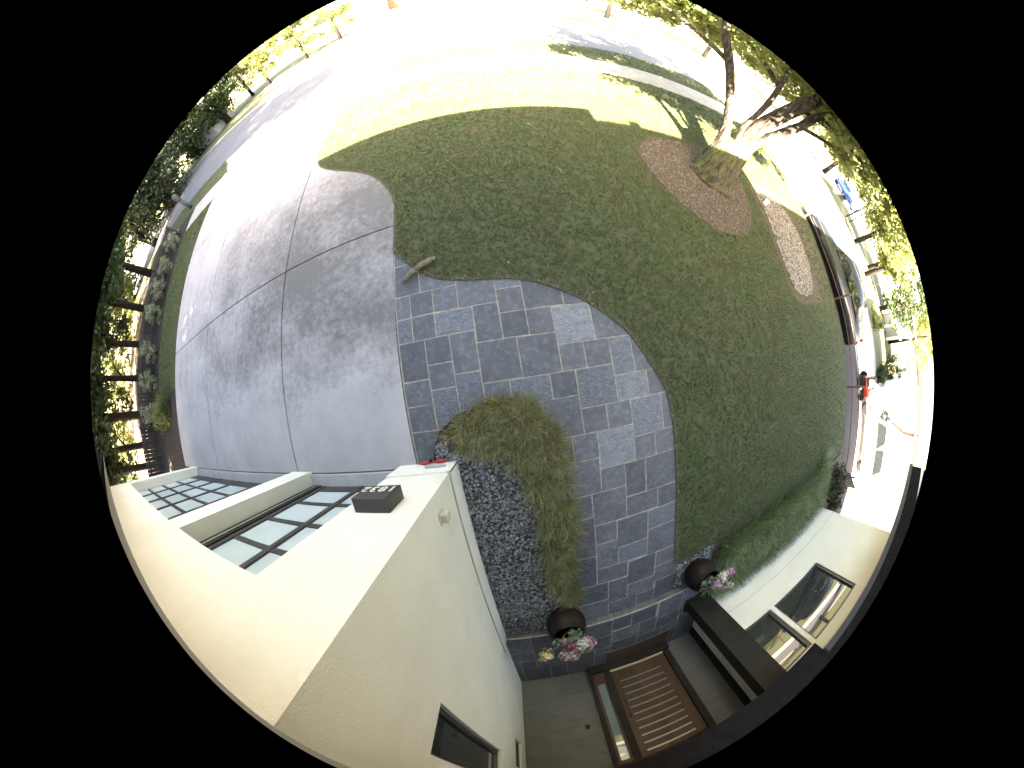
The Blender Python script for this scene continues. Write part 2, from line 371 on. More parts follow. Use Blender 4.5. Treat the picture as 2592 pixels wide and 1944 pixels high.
def crown_clumps(cx, cy, cz, rx, ry, rz, n, cr, seed, low=-1):
    q = random.Random(seed); out = []
    while len(out) < n:
        v = Vector((q.gauss(0, 1), q.gauss(0, 1), q.gauss(0, 1))).normalized() * (q.random() ** .35)
        if v.z < low: continue
        out.append((cx + v.x * rx, cy + v.y * ry, cz + v.z * rz, cr * q.uniform(.6, 1.3)))
    return out

# ============================================================ THE GROUND
def struct(o, name=None):
    o['kind'] = 'structure'; return o
def sheet(name, x0, x1, y0, y1, z, m):
    bm = bmesh.new(); vs = [bm.verts.new(p) for p in ((x0, y0, z), (x1, y0, z), (x1, y1, z), (x0, y1, z))]; bm.faces.new(vs)
    return struct(bm_obj(name, bm, m))
MT['far_grass'] = mat('far_ground_grass', (.10, .11, .06), .95, c2=(.13, .135, .075), scale=.3, c3=(.16, .13, .07), scale3=3, amt3=.4)
sheet('ground', -900, 900, -900, 900, -.46, 'far_grass')
# yard terrace (soil body under lawn, path and drive) with its drop on the neighbour's side
yard = prism('terrain', [(-60, -30), (9.5, -30), (10.6, -6), (10.72, -1), (10.9, 2.5), (10.85, 12.05), (-60, 12.05)], -.6, -.035, 'brown_soil', kind='structure')
prism('far_yards', [(-200, 20.6), (200, 20.6), (200, 120), (-200, 120)], -.5, -.02, 'far_grass', kind='structure')
struct(box('road', -200, 200, 12.2, 20.4, -.4, -.13, 'asphalt'))
struct(box('kerb', -200, 200, 12.05, 12.2, -.4, -.03, 'conc_plain'))
struct(box('kerb', -200, 200, 20.4, 20.6, -.4, -.03, 'conc_plain'))
# sidewalk flags
def slabs(name, rects, z0, z1, m, root_name, piece='concrete_slab'):
    root = link(root_name, None); root['kind'] = 'structure'
    for x0, x1, y0, y1 in rects:
        g_ = .006; box(piece, x0 + g_, x1 - g_, y0 + g_, y1 - g_, z0, z1, m, root, .004)
    return root
sw = [(-9.62 - 1.6 * (k + 1), -9.62 - 1.6 * k, 8.62, 10.05) for k in range(7)] + [(-3.29 + 1.6 * k, -1.69 + 1.6 * k, 8.45, 10.04) for k in range(9)]
slabs('sidewalk', sw, -.1, .004, 'sidewalk', 'sidewalk', 'paving_slab')
# verge between sidewalk and kerb
vergeL = [(-40, 10.1), (-11.6, 10.1), (-9.75, 10.1), (-10.3, 11.2), (-11.0, 12.04), (-40, 12.04)]
vergeR = [(-3.17, 10.05), (10.8, 10.05), (10.8, 12.04), (-1.4, 12.04)]
prism('verge', vergeL, -.1, .012, 'lawn', kind='structure'); prism('verge', vergeR, -.1, .012, 'lawn', kind='structure')

# ---- driveway: three columns of slabs, saw-cut joints between
drive = link('driveway', None); drive['kind'] = 'structure'
right_curve = smooth_line([(-1.26, .7), (-1.25, 1.6), (-1.25, 2.6), (-1.27, 3.0), (-1.34, 3.27), (-1.5, 3.6), (-1.78, 3.99), (-2.17, 4.33), (-2.74, 4.75), (-3.13, 5.12), (-3.29, 5.4), (-3.42, 5.7)], 5)
g_ = .013
def dslab(pts): prism('concrete_slab', pts, -.15, .006, 'drive', drive)
lx = lambda y: -9.72 - .02 * (y - 2) + (.28 if y < 0 else 0) * 0
rowsY = [(-.80, 2.55), (2.55, 5.95), (5.95, 8.55), (8.55, 12.0)]
for (y0, y1) in rowsY:
    for x0, x1 in ((-9.8, -6.72), (-6.72, -3.44)):
        if y0 > 8: continue
        dslab([(x0 + g_, y0 + g_), (x1 - g_, y0 + g_), (x1 - g_, y1 - g_), (x0 + g_, y1 - g_)])
c1 = [p for p in right_curve if p[1] < 2.54]; c2 = [p for p in right_curve if 2.56 < p[1] < 5.6]
dslab([(-3.427, -.79), (-1.265, -.79)] + [(-1.262, .69)] + c1 + [(-1.25, 2.537), (-3.427, 2.537)])
dslab([(-3.427, 2.563), (-1.25, 2.563)] + c2 + [(-3.40, 5.6), (-3.427, 5.7)])
dslab([(-3.43 + 0, 5.71), (-3.40, 5.71), (-3.44, 8.54), (-3.45, 8.54)])
for x0, x1 in ((-9.66, -6.72), (-6.72, -3.3)):
    dslab([(x0 + g_, 8.56), (x1 - g_, 8.56), (x1 - g_, 10.04), (x0 + g_, 10.04)])
dslab([(-9.6, 10.06), (-3.2, 10.06), (-1.4, 12.04), (-11.0, 12.04)])
# garage apron ramps inside the openings
struct(box('garage_floor', -8.6, -1.4, -3.5, -.81, -.1, .05, 'conc_plain'))

# ---- slate path
PATH = '''-1.24 -.90 1.81 2.15;-1.24 -.90 1.35 1.81;-.90 -.43 1.35 1.75;-.43 .04 1.03 1.55;.04 .35 1.19 1.45;.35 .83 .88 1.35;.83 1.3 .87 1.2;
-1.24 -1.04 1.04 1.35;-1.04 -.74 1.04 1.35;-.74 -.43 1.04 1.35;-1.24 -1.04 .73 1.04;-1.04 -.74 .73 1.04;-.74 -.27 .73 1.03;-.27 .04 .57 1.03;.04 .35 .88 1.19;
.04 .35 .57 .88;.35 .66 .56 .88;.66 1.14 .40 .87;1.14 1.75 .40 .87;-1.24 -.90 .25 .73;-.90 -.59 .41 .73;-.59 -.28 .25 .73;-.28 .19 .09 .57;.19 .66 .08 .56;.66 .97 .08 .40;
.97 1.30 .08 .40;1.30 1.61 -.07 .40;1.61 2.1 -.07 .40;-.90 -.59 .11 .41;-1.24 -.90 -.05 .25;-.59 -.28 -.25 .25;-.90 -.59 -.36 .11;-.28 .03 -.2 .09;.03 .50 -.22 .08;.50 .81 -.22 .08;
.81 1.30 -.39 .08;1.30 1.77 -.39 -.07;1.77 2.1 -.39 -.07;-1.24 -.90 -.36 -.05;-1.24 -.8 -.80 -.36;.03 .36 -.6 -.22;.36 .81 -.70 -.22;.81 1.13 -.70 -.39;1.13 1.47 -.71 -.39;
1.47 1.94 -.88 -.40;1.94 2.15 -.88 -.40;.4 .65 -1.03 -.70;.65 .97 -1.03 -.70;.97 1.47 -1.19 -.71;1.47 1.79 -1.20 -.88;1.79 2.2 -1.20 -.88;.4 .96 -1.51 -1.03;.96 1.30 -1.51 -1.19;
1.30 1.61 -1.69 -1.20;1.61 2.2 -1.70 -1.20;.4 .82 -1.86 -1.51;.82 1.30 -2.01 -1.51;1.30 1.80 -2.01 -1.69;1.80 2.2 -2.03 -1.70;.4 .83 -2.55 -1.86;.4 .83 -3.18 -2.55;
.83 1.15 -2.35 -2.01;1.15 1.64 -2.51 -2.02;1.64 2.2 -2.37 -2.03;.83 1.17 -2.84 -2.35;1.17 1.65 -2.84 -2.51;1.65 2.2 -2.88 -2.37;.83 1.33 -3.18 -2.84;1.33 1.82 -3.42 -2.88;
1.82 2.28 -3.23 -2.89;1.82 2.28 -3.6 -3.23;.4 1.01 -3.62 -3.18;.4 1.02 -4.1 -3.62;1.01 1.35 -3.75 -3.19;1.35 1.84 -3.77 -3.42;1.02 1.53 -4.1 -3.75;1.53 1.87 -4.1 -3.77;1.87 2.3 -4.1 -3.6'''
path = link('path', None); path['kind'] = 'structure'
prism('mortar_bed', [(-1.25, -.82), (-1.0, -.82), (-.75, -.5), (.25, -.45), (.38, -4.1), (2.32, -4.1), (2.32, -1), (2.2, .3), (1.6, 1.1), (.3, 1.6), (-.5, 1.9), (-1.25, 2.25)], -.12, -.004, 'mortar', path)
SPECIAL = {(.66, .40), (1.30, -.39), (.97, -1.19)}
MEDIUM = {(-.59, -.25), (-.90, -.36), (.03, -.22), (1.30, -.07), (.81, -.39), (-.74, .73), (1.64, -2.37), (1.17, -2.84), (-1.24, .73), (.04, 1.19), (1.47, -.88)}
def tile(x0, x1, y0, y1, z, parent, m='slate'):
    bm = bmesh.new(); j = .0075
    def jj(): return rnd.uniform(-.002, .002)
    P = [(x0 + j + jj(), y0 + j + jj()), (x1 - j + jj(), y0 + j + jj()), (x1 - j + jj(), y1 - j + jj()), (x0 + j + jj(), y1 - j + jj())]
    dz = rnd.uniform(-.0015, .0015); tx, ty = rnd.uniform(-.002, .002), rnd.uniform(-.002, .002)
    cx, cy = (x0 + x1) / 2, (y0 + y1) / 2
    zt = lambda x, y: z + dz + tx * (x - cx) + ty * (y - cy)
    e = .004
    lo = [bm.verts.new((x, y, z - .03)) for x, y in P]; mid = [bm.verts.new((x, y, zt(x, y) - .003)) for x, y in P]
    hi = [bm.verts.new((x + (e if x < cx else -e), y + (e if y < cy else -e), zt(x, y))) for x, y in P]
    for k in range(4):
        n2 = (k + 1) % 4; bm.faces.new((lo[k], lo[n2], mid[n2], mid[k])); bm.faces.new((mid[k], mid[n2], hi[n2], hi[k]))
    bm.faces.new(hi)
    return bm_obj('slate_tile', bm, m, parent)
for t in PATH.replace('\n', '').split(';'):
    a = [float(v) for v in t.split()]
    light = any(abs(a[0] - s[0]) < .01 and abs(a[2] - s[1]) < .01 for s in SPECIAL)
    med = any(abs(a[0] - s[0]) < .01 and abs(a[2] - s[1]) < .01 for s in MEDIUM)
    tile(*a, 0.0, path, 'slate2' if light else ('slate3' if med else 'slate'))

# ---- porch floor
porch = link('porch', None); porch['kind'] = 'structure'
box('porch_slab', -.77, 3.0, -6.2, -4.10, -.1, .165, 'mortar', porch)
box('step_riser', -.77, 3.0, -4.10, -4.085, -.02, .146, 'slate', porch)
PORCH = '''-.77 -.34 -4.59 -4.07;-.34 .21 -4.92 -4.07;.21 .56 -4.56 -4.07;.56 1.05 -4.56 -4.07;-.77 -.34 -4.94 -4.59;-.77 -.63 -5.3 -4.94;-.63 -.34 -5.3 -4.94;-.34 .21 -5.32 -4.92;
-.77 -.63 -5.95 -5.3;-.63 -.12 -5.95 -5.3;-.12 .21 -5.95 -5.32;.21 .56 -4.97 -4.56;.56 1.05 -5.02 -4.56;.21 .74 -5.95 -5.02;.74 1.05 -5.25 -5.02;.74 1.05 -5.95 -5.25;1.05 1.4 -4.45 -4.07;
1.4 1.9 -4.49 -4.07;1.05 1.58 -4.9 -4.49;1.05 1.58 -5.28 -4.9;1.58 1.95 -5.0 -4.49;1.95 2.45 -4.6 -4.07;1.95 2.45 -5.0 -4.6;1.58 2.12 -5.28 -5.0;2.12 2.5 -5.28 -5.0;2.45 3.0 -4.45 -4.07;
2.45 3.0 -4.84 -4.45;2.5 3.0 -5.4 -4.84;2.5 3.0 -5.95 -5.4;1.05 1.55 -5.95 -5.28;1.55 2.05 -5.95 -5.28;2.05 2.5 -5.95 -5.28'''
for t in PORCH.replace('\n', '').split(';'): tile(*[float(v) for v in t.split()], .17, porch)
box('nosing', -.77, 3.0, -4.068, -4.05, .145, .172, 'mortar', porch)

# ---- lawn
path_edge = [(-1.25, 2.07), (-1.05, 1.82), (-.9, 1.66), (-.66, 1.48), (-.33, 1.385), (.03, 1.33), (.33, 1.28), (.58, 1.19), (.83, 1.06), (1.13, .87), (1.39, .64), (1.62, .39),
             (1.87, -.06), (2.03, -.40), (2.09, -.88), (2.115, -1.5), (2.13, -2.03), (2.14, -2.39), (2.17, -2.9), (2.23, -3.35)]
pe = smooth_line(path_edge, 4)
drv_edge = [p for p in right_curve if p[1] > 2.1]
lawn_poly = pe + [(3.0, -3.3), (10.35, -3.9), (10.5, -2.6), (10.68, -1.77), (10.9, -.34), (10.66, 1.14), (10.58, 1.9), (10.7, 2.8), (10.86, 3.4), (10.8, 4.6), (10.8, 8.44), (-3.43, 8.44), (-3.43, 6.2)] + drv_edge[::-1]
lawn = prism('lawn', lawn_poly, -.08, .018, 'lawn', kind='structure')
mulch_poly = smooth_line([(2.9, 3.4), (3.4, 4.25), (4.3, 4.86), (5.2, 5.0), (6.2, 4.9), (6.6, 4.2), (6.2, 3.3), (5.75, 2.68), (5.2, 2.25), (4.64, 2.18), (4.06, 2.22), (3.5, 2.55), (3.05, 2.95), (2.9, 3.4)], 5)[:-1]
# near part of the ring reaches towards the house
mulch_poly = smooth_line([(3.05, 4.0), (3.7, 4.6), (4.5, 4.75), (5.4, 4.9), (6.2, 4.7), (6.35, 4.1), (6.1, 3.3), (5.75, 2.68), (5.2, 2.25), (4.64, 2.15), (4.06, 2.2), (3.5, 2.6), (3.15, 3.2), (3.05, 4.0)], 5)[:-1]
prism('mulch_ring', mulch_poly, -.02, .03, 'brown_soil', kind='structure')
grav_poly = smooth_line([(6.88, 3.85), (6.88, 3.3), (6.78, 2.69), (6.66, 2.1), (6.68, 1.6), (6.8, 1.25), (7.0, 1.05), (7.6, 1.0), (8.2, 1.12), (8.55, 1.6), (8.72, 2.2), (8.8, 2.75), (8.65, 3.5), (8.2, 3.85), (7.5, 3.8), (6.88, 3.85)], 4)[:-1]
soil2 = smooth_line([(6.75, 4.2), (6.62, 3.0), (6.5, 1.8), (6.65, .95), (7.6, .75), (9.0, .9), (9.9, .9), (10.2, 2.2), (10.1, 3.4), (9.2, 4.1), (8.0, 4.3), (6.75, 4.2)], 4)[:-1]
MT['thin_soil'] = mat('thin_grass_soil', (.095, .068, .042), .95, c2=(.06, .06, .028), scale=5, c3=(.14, .1, .07), scale3=40, bump=.7, bscale=90)
prism('bare_soil', soil2, -.02, .024, 'thin_soil', kind='structure')
prism('gravel_bed', grav_poly, -.02, .032, 'brown_soil', kind='structure')
# left strip lawn
stripL = [(-12.4, -.9), (-12.4, 8.55), (-9.84, 8.55), (-9.84, 1.9), (-9.9, 1.7), (-11.2, 1.7), (-11.3, .9), (-12.4, .4)][1:]
stripL = [(-12.42, .9), (-12.45, 8.55), (-9.84, 8.55), (-9.84, 1.55), (-10.8, 1.4), (-11.6, 1.0)]
prism('side_lawn', stripL, -.08, .018, 'lawn', kind='structure')
MT['leaf_litter'] = mat('leaf_litter', (.035, .029, .028), .95, c2=(.024, .02, .02), scale=12, c3=(.09, .06, .04), scale3=60, bump=.8, bscale=80)
prism('mulch_bed', [(-14.5, -3), (-14.5, 12.0), (-12.46, 12.0), (-12.44, .9), (-11.6, .98), (-10.8, 1.38), (-9.84, 1.5), (-9.84, -.78), (-9.3, -.78), (-9.3, -3)], -.08, .008, 'leaf_litter', kind='structure')

# grass blades (nobody could count them)
gx, gy = scatter_pts(lawn_poly, 900, .03)
k = (gy < 6.4) & ~inside(gx, gy, mulch_poly) & ~inside(gx, gy, soil2)
dist = np.hypot(gx, gy); keep = k & (rs.uniform(0, 1, len(gx)) < np.clip(1.5 - dist / 9, .35, 1))
tag(blades('lawn_grass', gx[keep], gy[keep], .016, 6, .040, .006, 1.0, 'grass', lvar=.5, arch=.3), kind='stuff')
gx, gy = scatter_pts(lawn_poly, 90, .03); k = (gy >= 6.3)
tag(blades('lawn_grass', gx[k], gy[k], .016, 7, .07, .012, .8, 'grass', lvar=.5, arch=.4), kind='stuff')
gx, gy = scatter_pts(soil2, 120, .02); k = ~inside(gx, gy, grav_poly) & ((gx > 9.0) | (rs.uniform(0, 1, len(gx)) < .35))
tag(blades('thin_grass', gx[k], gy[k], .022, 7, .06, .009, .8, 'grass', lvar=.5, arch=.4), kind='stuff')
for nm, poly, d_ in (('verge_grass', vergeL, 25), ('verge_grass', vergeR, 90), ('side_grass', stripL, 220)):
    gx, gy = scatter_pts(poly, d_, .03); k = (gx > -22)
    tag(blades(nm, gx[k], gy[k], .012, 6, .06, .012, .8, 'grass', lvar=.5, arch=.4), kind='stuff')
# mulch chips and a few straws
cx_, cy_ = scatter_pts(mulch_poly, 650, .0); k = np.hypot(cx_ - 5.2, cy_ - 3.85) > .35; cx_, cy_ = cx_[k], cy_[k]
tag(stones('wood_chips', cx_, cy_, .034, .022, 'chip', sub=1, flat=.3, var=.5), kind='stuff')
cx_, cy_ = scatter_pts(grav_poly, 900, .0)
tag(stones('river_gravel', cx_, cy_, .04, .026, 'tan_pebble', sub=1, flat=.65), kind='stuff')
# brown soil lip along the path edge
o = []
for i in range(0, len(pe) - 1): o.append(pe[i])
lipx = np.concatenate([np.array([p[0] for p in pe]) + rs.normal(.03, .022, len(pe)) for _ in range(16)])
lipy = np.concatenate([np.array([p[1] for p in pe]) + rs.normal(.03, .022, len(pe)) for _ in range(16)])
tag(stones('edge_soil_crumbs', lipx, lipy, .02, .011, 'chip', sub=1, flat=.5, var=.6), kind='stuff')

# ---- planting bed with black pebbles and mondo grass
bed_curve = smooth_line([(-1.03, -.78), (-.97, -.58), (-.93, -.49), (-.88, -.40), (-.82, -.35), (-.75, -.3), (-.66, -.24), (-.52, -.18), (-.3, -.13), (-.1, -.12), (.1, -.17), (.28, -.3), (.42, -.5), (.5, -.8), (.5, -1.5), (.5, -4.08)], 4)
bed_poly = bed_curve + [(-.77, -4.08), (-.77, -.80), (-1.0, -.80)]
prism('planting_bed', bed_poly, -.1, .012, 'brown_soil', kind='structure')
bm = bmesh.new()
for i in range(len(bed_curve) - 1):
    a, b = Vector(bed_curve[i]), Vector(bed_curve[i + 1]); d = (b - a); nn = Vector((-d.y, d.x)).normalized() * .005
    q = [a - nn, b - nn, b + nn, a + nn]
    lo = [bm.verts.new((p.x, p.y, -.03)) for p in q]; hi = [bm.verts.new((p.x, p.y, .03)) for p in q]
    for k_ in range(4): bm.faces.new((lo[k_], lo[(k_ + 1) % 4], hi[(k_ + 1) % 4], hi[k_]))
    bm.faces.new(hi)
tag(bm_obj('metal_edging', bm, 'bronze2'), 'thin dark metal edging strip curving round the pebble bed', 'edging')
px_, py_ = scatter_pts(bed_poly, 2500, .012)
k = (px_ < .35) & ((py_ < -.66) | ((px_ < -.82) & (py_ < -.5))); px_, py_ = px_[k], py_[k]
tag(stones('black_pebbles', px_, py_, rs.uniform(.016, .04, len(px_)), .0165, 'pebble', sub=2, flat=.6, var=.5), kind='stuff')
mondo_poly = smooth_line([(-.84, -.42), (-.65, -.27), (-.3, -.15), (.09, -.18), (.32, -.33), (.45, -.56), (.49, -.85), (.47, -3.25), (.32, -3.36), (.2, -3.1), (.14, -2.4), (.1, -1.7), (.08, -1.2), (-.02, -.92), (-.22, -.72), (-.5, -.62), (-.72, -.57), (-.84, -.42)], 4)[:-1]
mx_, my_ = scatter_pts(mondo_poly, 170, .0)
tag(blades('mondo_grass', mx_, my_, .01, 80, .215, .0055, .75, 'mondo', lvar=.5, arch=.42, segs=3), kind='stuff')
# right wing: green liriope band
lir_poly = smooth_line([(3.1, -3.75), (3.2, -3.5), (4.2, -3.5), (5.2, -3.52), (6.6, -3.6), (7.8, -3.7), (8.3, -4.0), (8.2, -4.6), (7.0, -4.75), (5.2, -4.8), (3.6, -4.8), (3.1, -4.4), (3.1, -3.75)], 4)[:-1]
prism('border_bed', [(2.3, -3.36), (3.0, -3.35), (10.3, -3.95), (9.8, -5.04), (3.0, -5.04), (3.0, -4.07), (2.28, -4.07)], -.1, .014, 'brown_soil', kind='structure')
mx_, my_ = scatter_pts(lir_poly, 60, .0)
tag(blades('liriope_grass', mx_, my_, .01, 75, .40, .011, .8, 'mondo2', lvar=.5, arch=.5, segs=3), kind='stuff')
px_, py_ = scatter_pts([(2.28, -3.38), (3.1, -3.3), (3.1, -3.9), (2.28, -4.02)], 1500, .01)
tag(stones('grey_pebbles', px_, py_, rs.uniform(.016, .035, len(px_)), .02, 'pebble', sub=2, flat=.6), kind='stuff')

# ============================================================ THE HOUSE
house = empty('house', 'white stucco house with two garage openings and a recessed grey entry porch', 'house', (0, 0, 0))
Yw = -.77
def wall_piece(name, *a, m='stucco'): return box(name, *a, m, house)
# front wall of the garage wing: piers and lintel around the two openings
wall_piece('wall_pier', -1.49, -.75, -1.07, Yw, -.02, 2.93)
wall_piece('wall_pier', -3.58, -3.11, -1.07, Yw, -.02, 2.28)
wall_piece('wall_pier', -8.95, -8.44, -1.07, Yw, -.02, 2.93)
wall_piece('lintel', -8.44, -1.49, -1.07, Yw - .002, 2.28, 2.93)
# side wall towards the porch (with a window)
SX = -.75
sw_ = [(-1.88, -1.07, 0, 2.93), (-3.9, -1.88, 0, 2.22), (-3.9, -1.88, 2.66, 2.93), (-4.92, -3.9, 0, 2.93), (-5.5, -4.92, 0, 1.8), (-5.5, -4.92, 2.36, 2.93), (-6.0, -5.5, 0, 2.93)]
bm = bmesh.new()
for y0, y1, z0, z1 in sw_: add_box(bm, SX - .3, SX, y0, y1, z0 - .02, z1)
bm_obj('side_wall', bm, 'stucco', house)
# plinth: the thicker base course whose top reads as a fine line
wall_piece('plinth', SX - .02, SX + .02, -4.09, -.75, -.02, .42)
wall_piece('control_joint', SX - .02, SX + .0205, -4.09, -.75, .42, .427, m='soffit')
bm = bmesh.new(); add_box(bm, -1.49, SX + .02, Yw, -.75, -.02, .42); bm_obj('plinth', bm, 'stucco', house)
def window_side(y0, y1, z0, z1):
    f = link('window', None, house)
    t = .05
    bm = bmesh.new(); x0, x1 = SX - .1, SX - .04
    add_box(bm, x0, x1, y0, y1, z0, z0 + t); add_box(bm, x0, x1, y0, y1, z1 - t, z1); add_box(bm, x0, x1, y0, y0 + t, z0 + t, z1 - t); add_box(bm, x0, x1, y1 - t, y1, z0 + t, z1 - t)
    bm_obj('frame', bm, 'bronze', f)
    box('pane', SX - .08, SX - .07, y0 + t, y1 - t, z0 + t, z1 - t, 'glass', f)
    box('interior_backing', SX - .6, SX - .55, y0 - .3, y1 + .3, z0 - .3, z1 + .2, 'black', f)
window_side(-3.9, -1.88, 2.22, 2.66); window_side(-5.5, -4.92, 1.8, 2.36)
# entry wall (grey)
bm = bmesh.new()
for a in ((-.75, .64, .17, 2.75), (2.33, 3.0, .17, 2.75), (.64, 2.33, 2.62, 2.75)): add_box(bm, a[0], a[1], -6.15, -5.95, a[2], a[3])
bm_obj('entry_wall', bm, 'grey_stucco', house)
# entry door
door = link('front_door', None, house)
box('sill', .60, 2.35, -5.96, -5.80, .17, .34, 'bronze2', door)
bm = bmesh.new()
add_box(bm, .58, .66, -6.02, -5.86, .34, 2.62); add_box(bm, .90, 1.03, -6.02, -5.88, .34, 2.56); add_box(bm, 2.20, 2.33, -6.02, -5.86, .34, 2.62); add_box(bm, .66, 2.2, -6.02, -5.87, 2.55, 2.62)
bm_obj('door_frame', bm, 'bronze2', door)
box('threshold', 1.03, 2.2, -5.95, -5.90, .34, .385, 'brass', door)
bm = bmesh.new()
zc = [0.68 + k_ * (2.43 - .68) / 10 for k_ in range(11)]
edges = [.385] + [v for c_ in zc for v in (c_ - .018, c_ + .018)] + [2.55]
add_box(bm, 1.03, 1.155, -5.99, -5.93, .385, 2.55); add_box(bm, 2.02, 2.2, -5.99, -5.93, .385, 2.55)
for i in range(0, len(edges), 2): add_box(bm, 1.155, 2.02, -5.99, -5.93, edges[i], edges[i + 1])
bm_obj('door_leaf', bm, 'door_wood', door)
for c_ in zc: box('glass_slot', 1.155, 2.02, -5.975, -5.955, c_ - .018, c_ + .018, 'slit', door)
tube('pull_handle', [(1.10, -5.90, 1.15), (1.10, -5.86, 1.2), (1.10, -5.86, 1.55), (1.10, -5.90, 1.6)], .012, 'black', door)
side = link('sidelight', None, door)
door_side = side
bm = bmesh.new()
add_box(bm, .66, .715, -5.99, -5.92, .34, 2.55); add_box(bm, .86, .90, -5.99, -5.92, .34, 2.55); add_box(bm, .715, .86, -5.99, -5.92, .34, .62); add_box(bm, .715, .86, -5.99, -5.92, 2.47, 2.55)
bpy.data.objects.remove(side)
bm_obj('sidelight_frame', bm, 'door_wood', door)
MT['side_glass'] = mat('sidelight_glass', (.10, .14, .15), .04, spec=.95)
box('sidelight_pane', .715, .86, -5.965, -5.95, .62, 2.47, 'side_glass', door)
# porch right wall end, dark trim, then the right wing
wall_piece('porch_end_wall', 3.0, 3.2, -5.70, -5.06, -.02, 2.75)
wall_piece('dark_wall_trim', 2.97, 3.2, -5.95, -5.70, -.02, 2.75, m='bronze2')
RWY = -5.04
bm = bmesh.new()
wins = [(3.31, 4.20), (4.32, 6.11)]
add_box(bm, 3.0, 3.31, RWY - .3, RWY, -.5, 2.88); add_box(bm, 4.20, 4.32, RWY - .3, RWY, 1.27, 2.62); add_box(bm, 6.11, 8.45, RWY - .3, RWY, -.5, 2.88)
add_box(bm, 3.31, 6.11, RWY - .3, RWY, -.5, 1.27); add_box(bm, 3.31, 6.11, RWY - .3, RWY, 2.62, 2.88); add_box(bm, 8.15, 8.45, -12, RWY - .3, -.5, 2.88)
bm_obj('right_wing_wall', bm, 'stucco', house)
wall_piece('control_joint', 3.0, 8.452, RWY + .0005, RWY + .003, .668, .682, m='greyish')
for x0, x1 in wins:
    f = link('window', None, house); t = .045; z0, z1 = 1.27, 2.62
    bm = bmesh.new(); y0, y1 = RWY - .09, RWY - .02
    add_box(bm, x0, x1, y0, y1, z0, z0 + t); add_box(bm, x0, x1, y0, y1, z1 - t, z1); add_box(bm, x0, x0 + t, y0, y1, z0 + t, z1 - t); add_box(bm, x1 - t * 2, x1, y0, y1, z0 + t, z1 - t)
    bm_obj('frame', bm, 'bronze', f); box('pane', x0 + t, x1 - 2 * t, RWY - .07, RWY - .06, z0 + t, z1 - t, 'glass', f)
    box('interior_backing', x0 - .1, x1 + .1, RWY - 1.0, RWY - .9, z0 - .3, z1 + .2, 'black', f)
# dark porch column
colm = empty('porch_column', 'wide dark brown square column at the right front corner of the porch', 'column', (0, 0, 0))
box('shaft', 2.60, 3.06, -4.74, -4.47, .17, 2.70, 'bronze2', colm, .004)
box('base_plate', 2.56, 3.10, -4.78, -4.43, .0, .20, 'black', colm, .004)
# garage doors
def garage_door(x0, x1, cols, rows_z, label):
    d = link('garage_door', None, house); d['label'] = label
    yb, yf = -1.03, -.985
    zb, zt = .05, 2.40
    xs = np.linspace(x0 + .06, x1 - .02, cols + 1)
    for x in xs: box('stile', x - .035, x + .035, yb, yf + .006, zb, zt, 'bronze', d)
    prev = None
    zs = rows_z
    for (a, b) in zs: box('rail', x0, x1, yb + .002, yf, a, b, 'bronze', d)
    for i in range(cols):
        for j in range(len(zs) - 1):
            box('pane', xs[i] + .035, xs[i + 1] - .035, yb + .02, yf - .015, zs[j][1], zs[j + 1][0], 'frost', d)
    return d
rails = [(.05, .24), (.655, .725), (1.19, 1.26), (1.715, 1.785), (2.25, 2.4)]
garage_door(-2.91, -1.42, 2, rails, 'narrow two-column frosted glass garage door')
rails2 = [(.05, .33), (.78, .85), (1.27, 1.34), (1.73, 1.80), (2.2, 2.4)]
garage_door(-8.55, -3.65, 5, rails2, 'wide five-column frosted glass garage door')
for x0, x1 in ((-3.11, -2.91), ): box('door_track', x0 + .01, x1, -1.05, -.97, .05, 2.4, 'black', house)
tube('track_rod', [(-3.0, -.965, .1), (-3.0, -.965, 2.3)], .008, 'greyish', house)
box('door_track', -8.6, -8.44, -1.05, -.97, .05, 2.4, 'black', house)
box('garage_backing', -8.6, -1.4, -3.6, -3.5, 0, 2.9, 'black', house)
# soffits, fascias and roofs
box('soffit', -9.4, -.0, -6.5, -.03, 2.908, 2.95, 'soffit', house)
box('roof_fascia', -9.42, -.0, -.03, -.012, 2.905, 3.12, 'fascia', house)
box('flat_roof', -9.4, 1.2, -7, .0, 3.14, 3.70, 'roofing', house)
box('roof_core', -9.3, -.05, -6.9, -.04, 2.952, 3.138, 'roofing', house)
box('porch_soffit', -.74, 3.5, -6.4, -4.2, 2.72, 2.76, 'bronze2', house)
box('porch_fascia', .01, 3.5, -4.2, -4.15, 2.69, 3.30, 'fascia', house)
box('wing_soffit', 3.5, 10.8, -9, -4.25, 2.885, 2.92, 'soffit', house)
box('wing_gutter', 3.5, 10.85, -4.25, -4.1, 2.90, 3.02, 'gutter', house)
box('wing_fascia', 3.5, 10.84, -4.25, -4.16, 3.02, 3.4, 'fascia', house)
box('upper_shadow_block', .29, 4.75, -11, -4.2, 3.0, 6.19, 'stucco', house)  # unseen mass, sized to cast the middle step of the lawn shadow
box('upper_shadow_block', 4.751, 10.8, -12, -4.2, 2.93, 5.46, 'stucco', house)  # unseen mass, sized to cast the shorter shadow over the right lawn
box('rear_shadow_block', 8.5, 12.8, -14, -9.2, -.5, 6.5, 'stucco', house)  # hidden block added to throw shade on the neighbour's drive
box('house_rear', -9.0, 8.4, -12, -7.0, -.3, 2.88, 'stucco', house)
box('roof_vent', 1.05, 1.3, -4.6, -4.3, 6.0, 6.4, 'grey_metal', house)

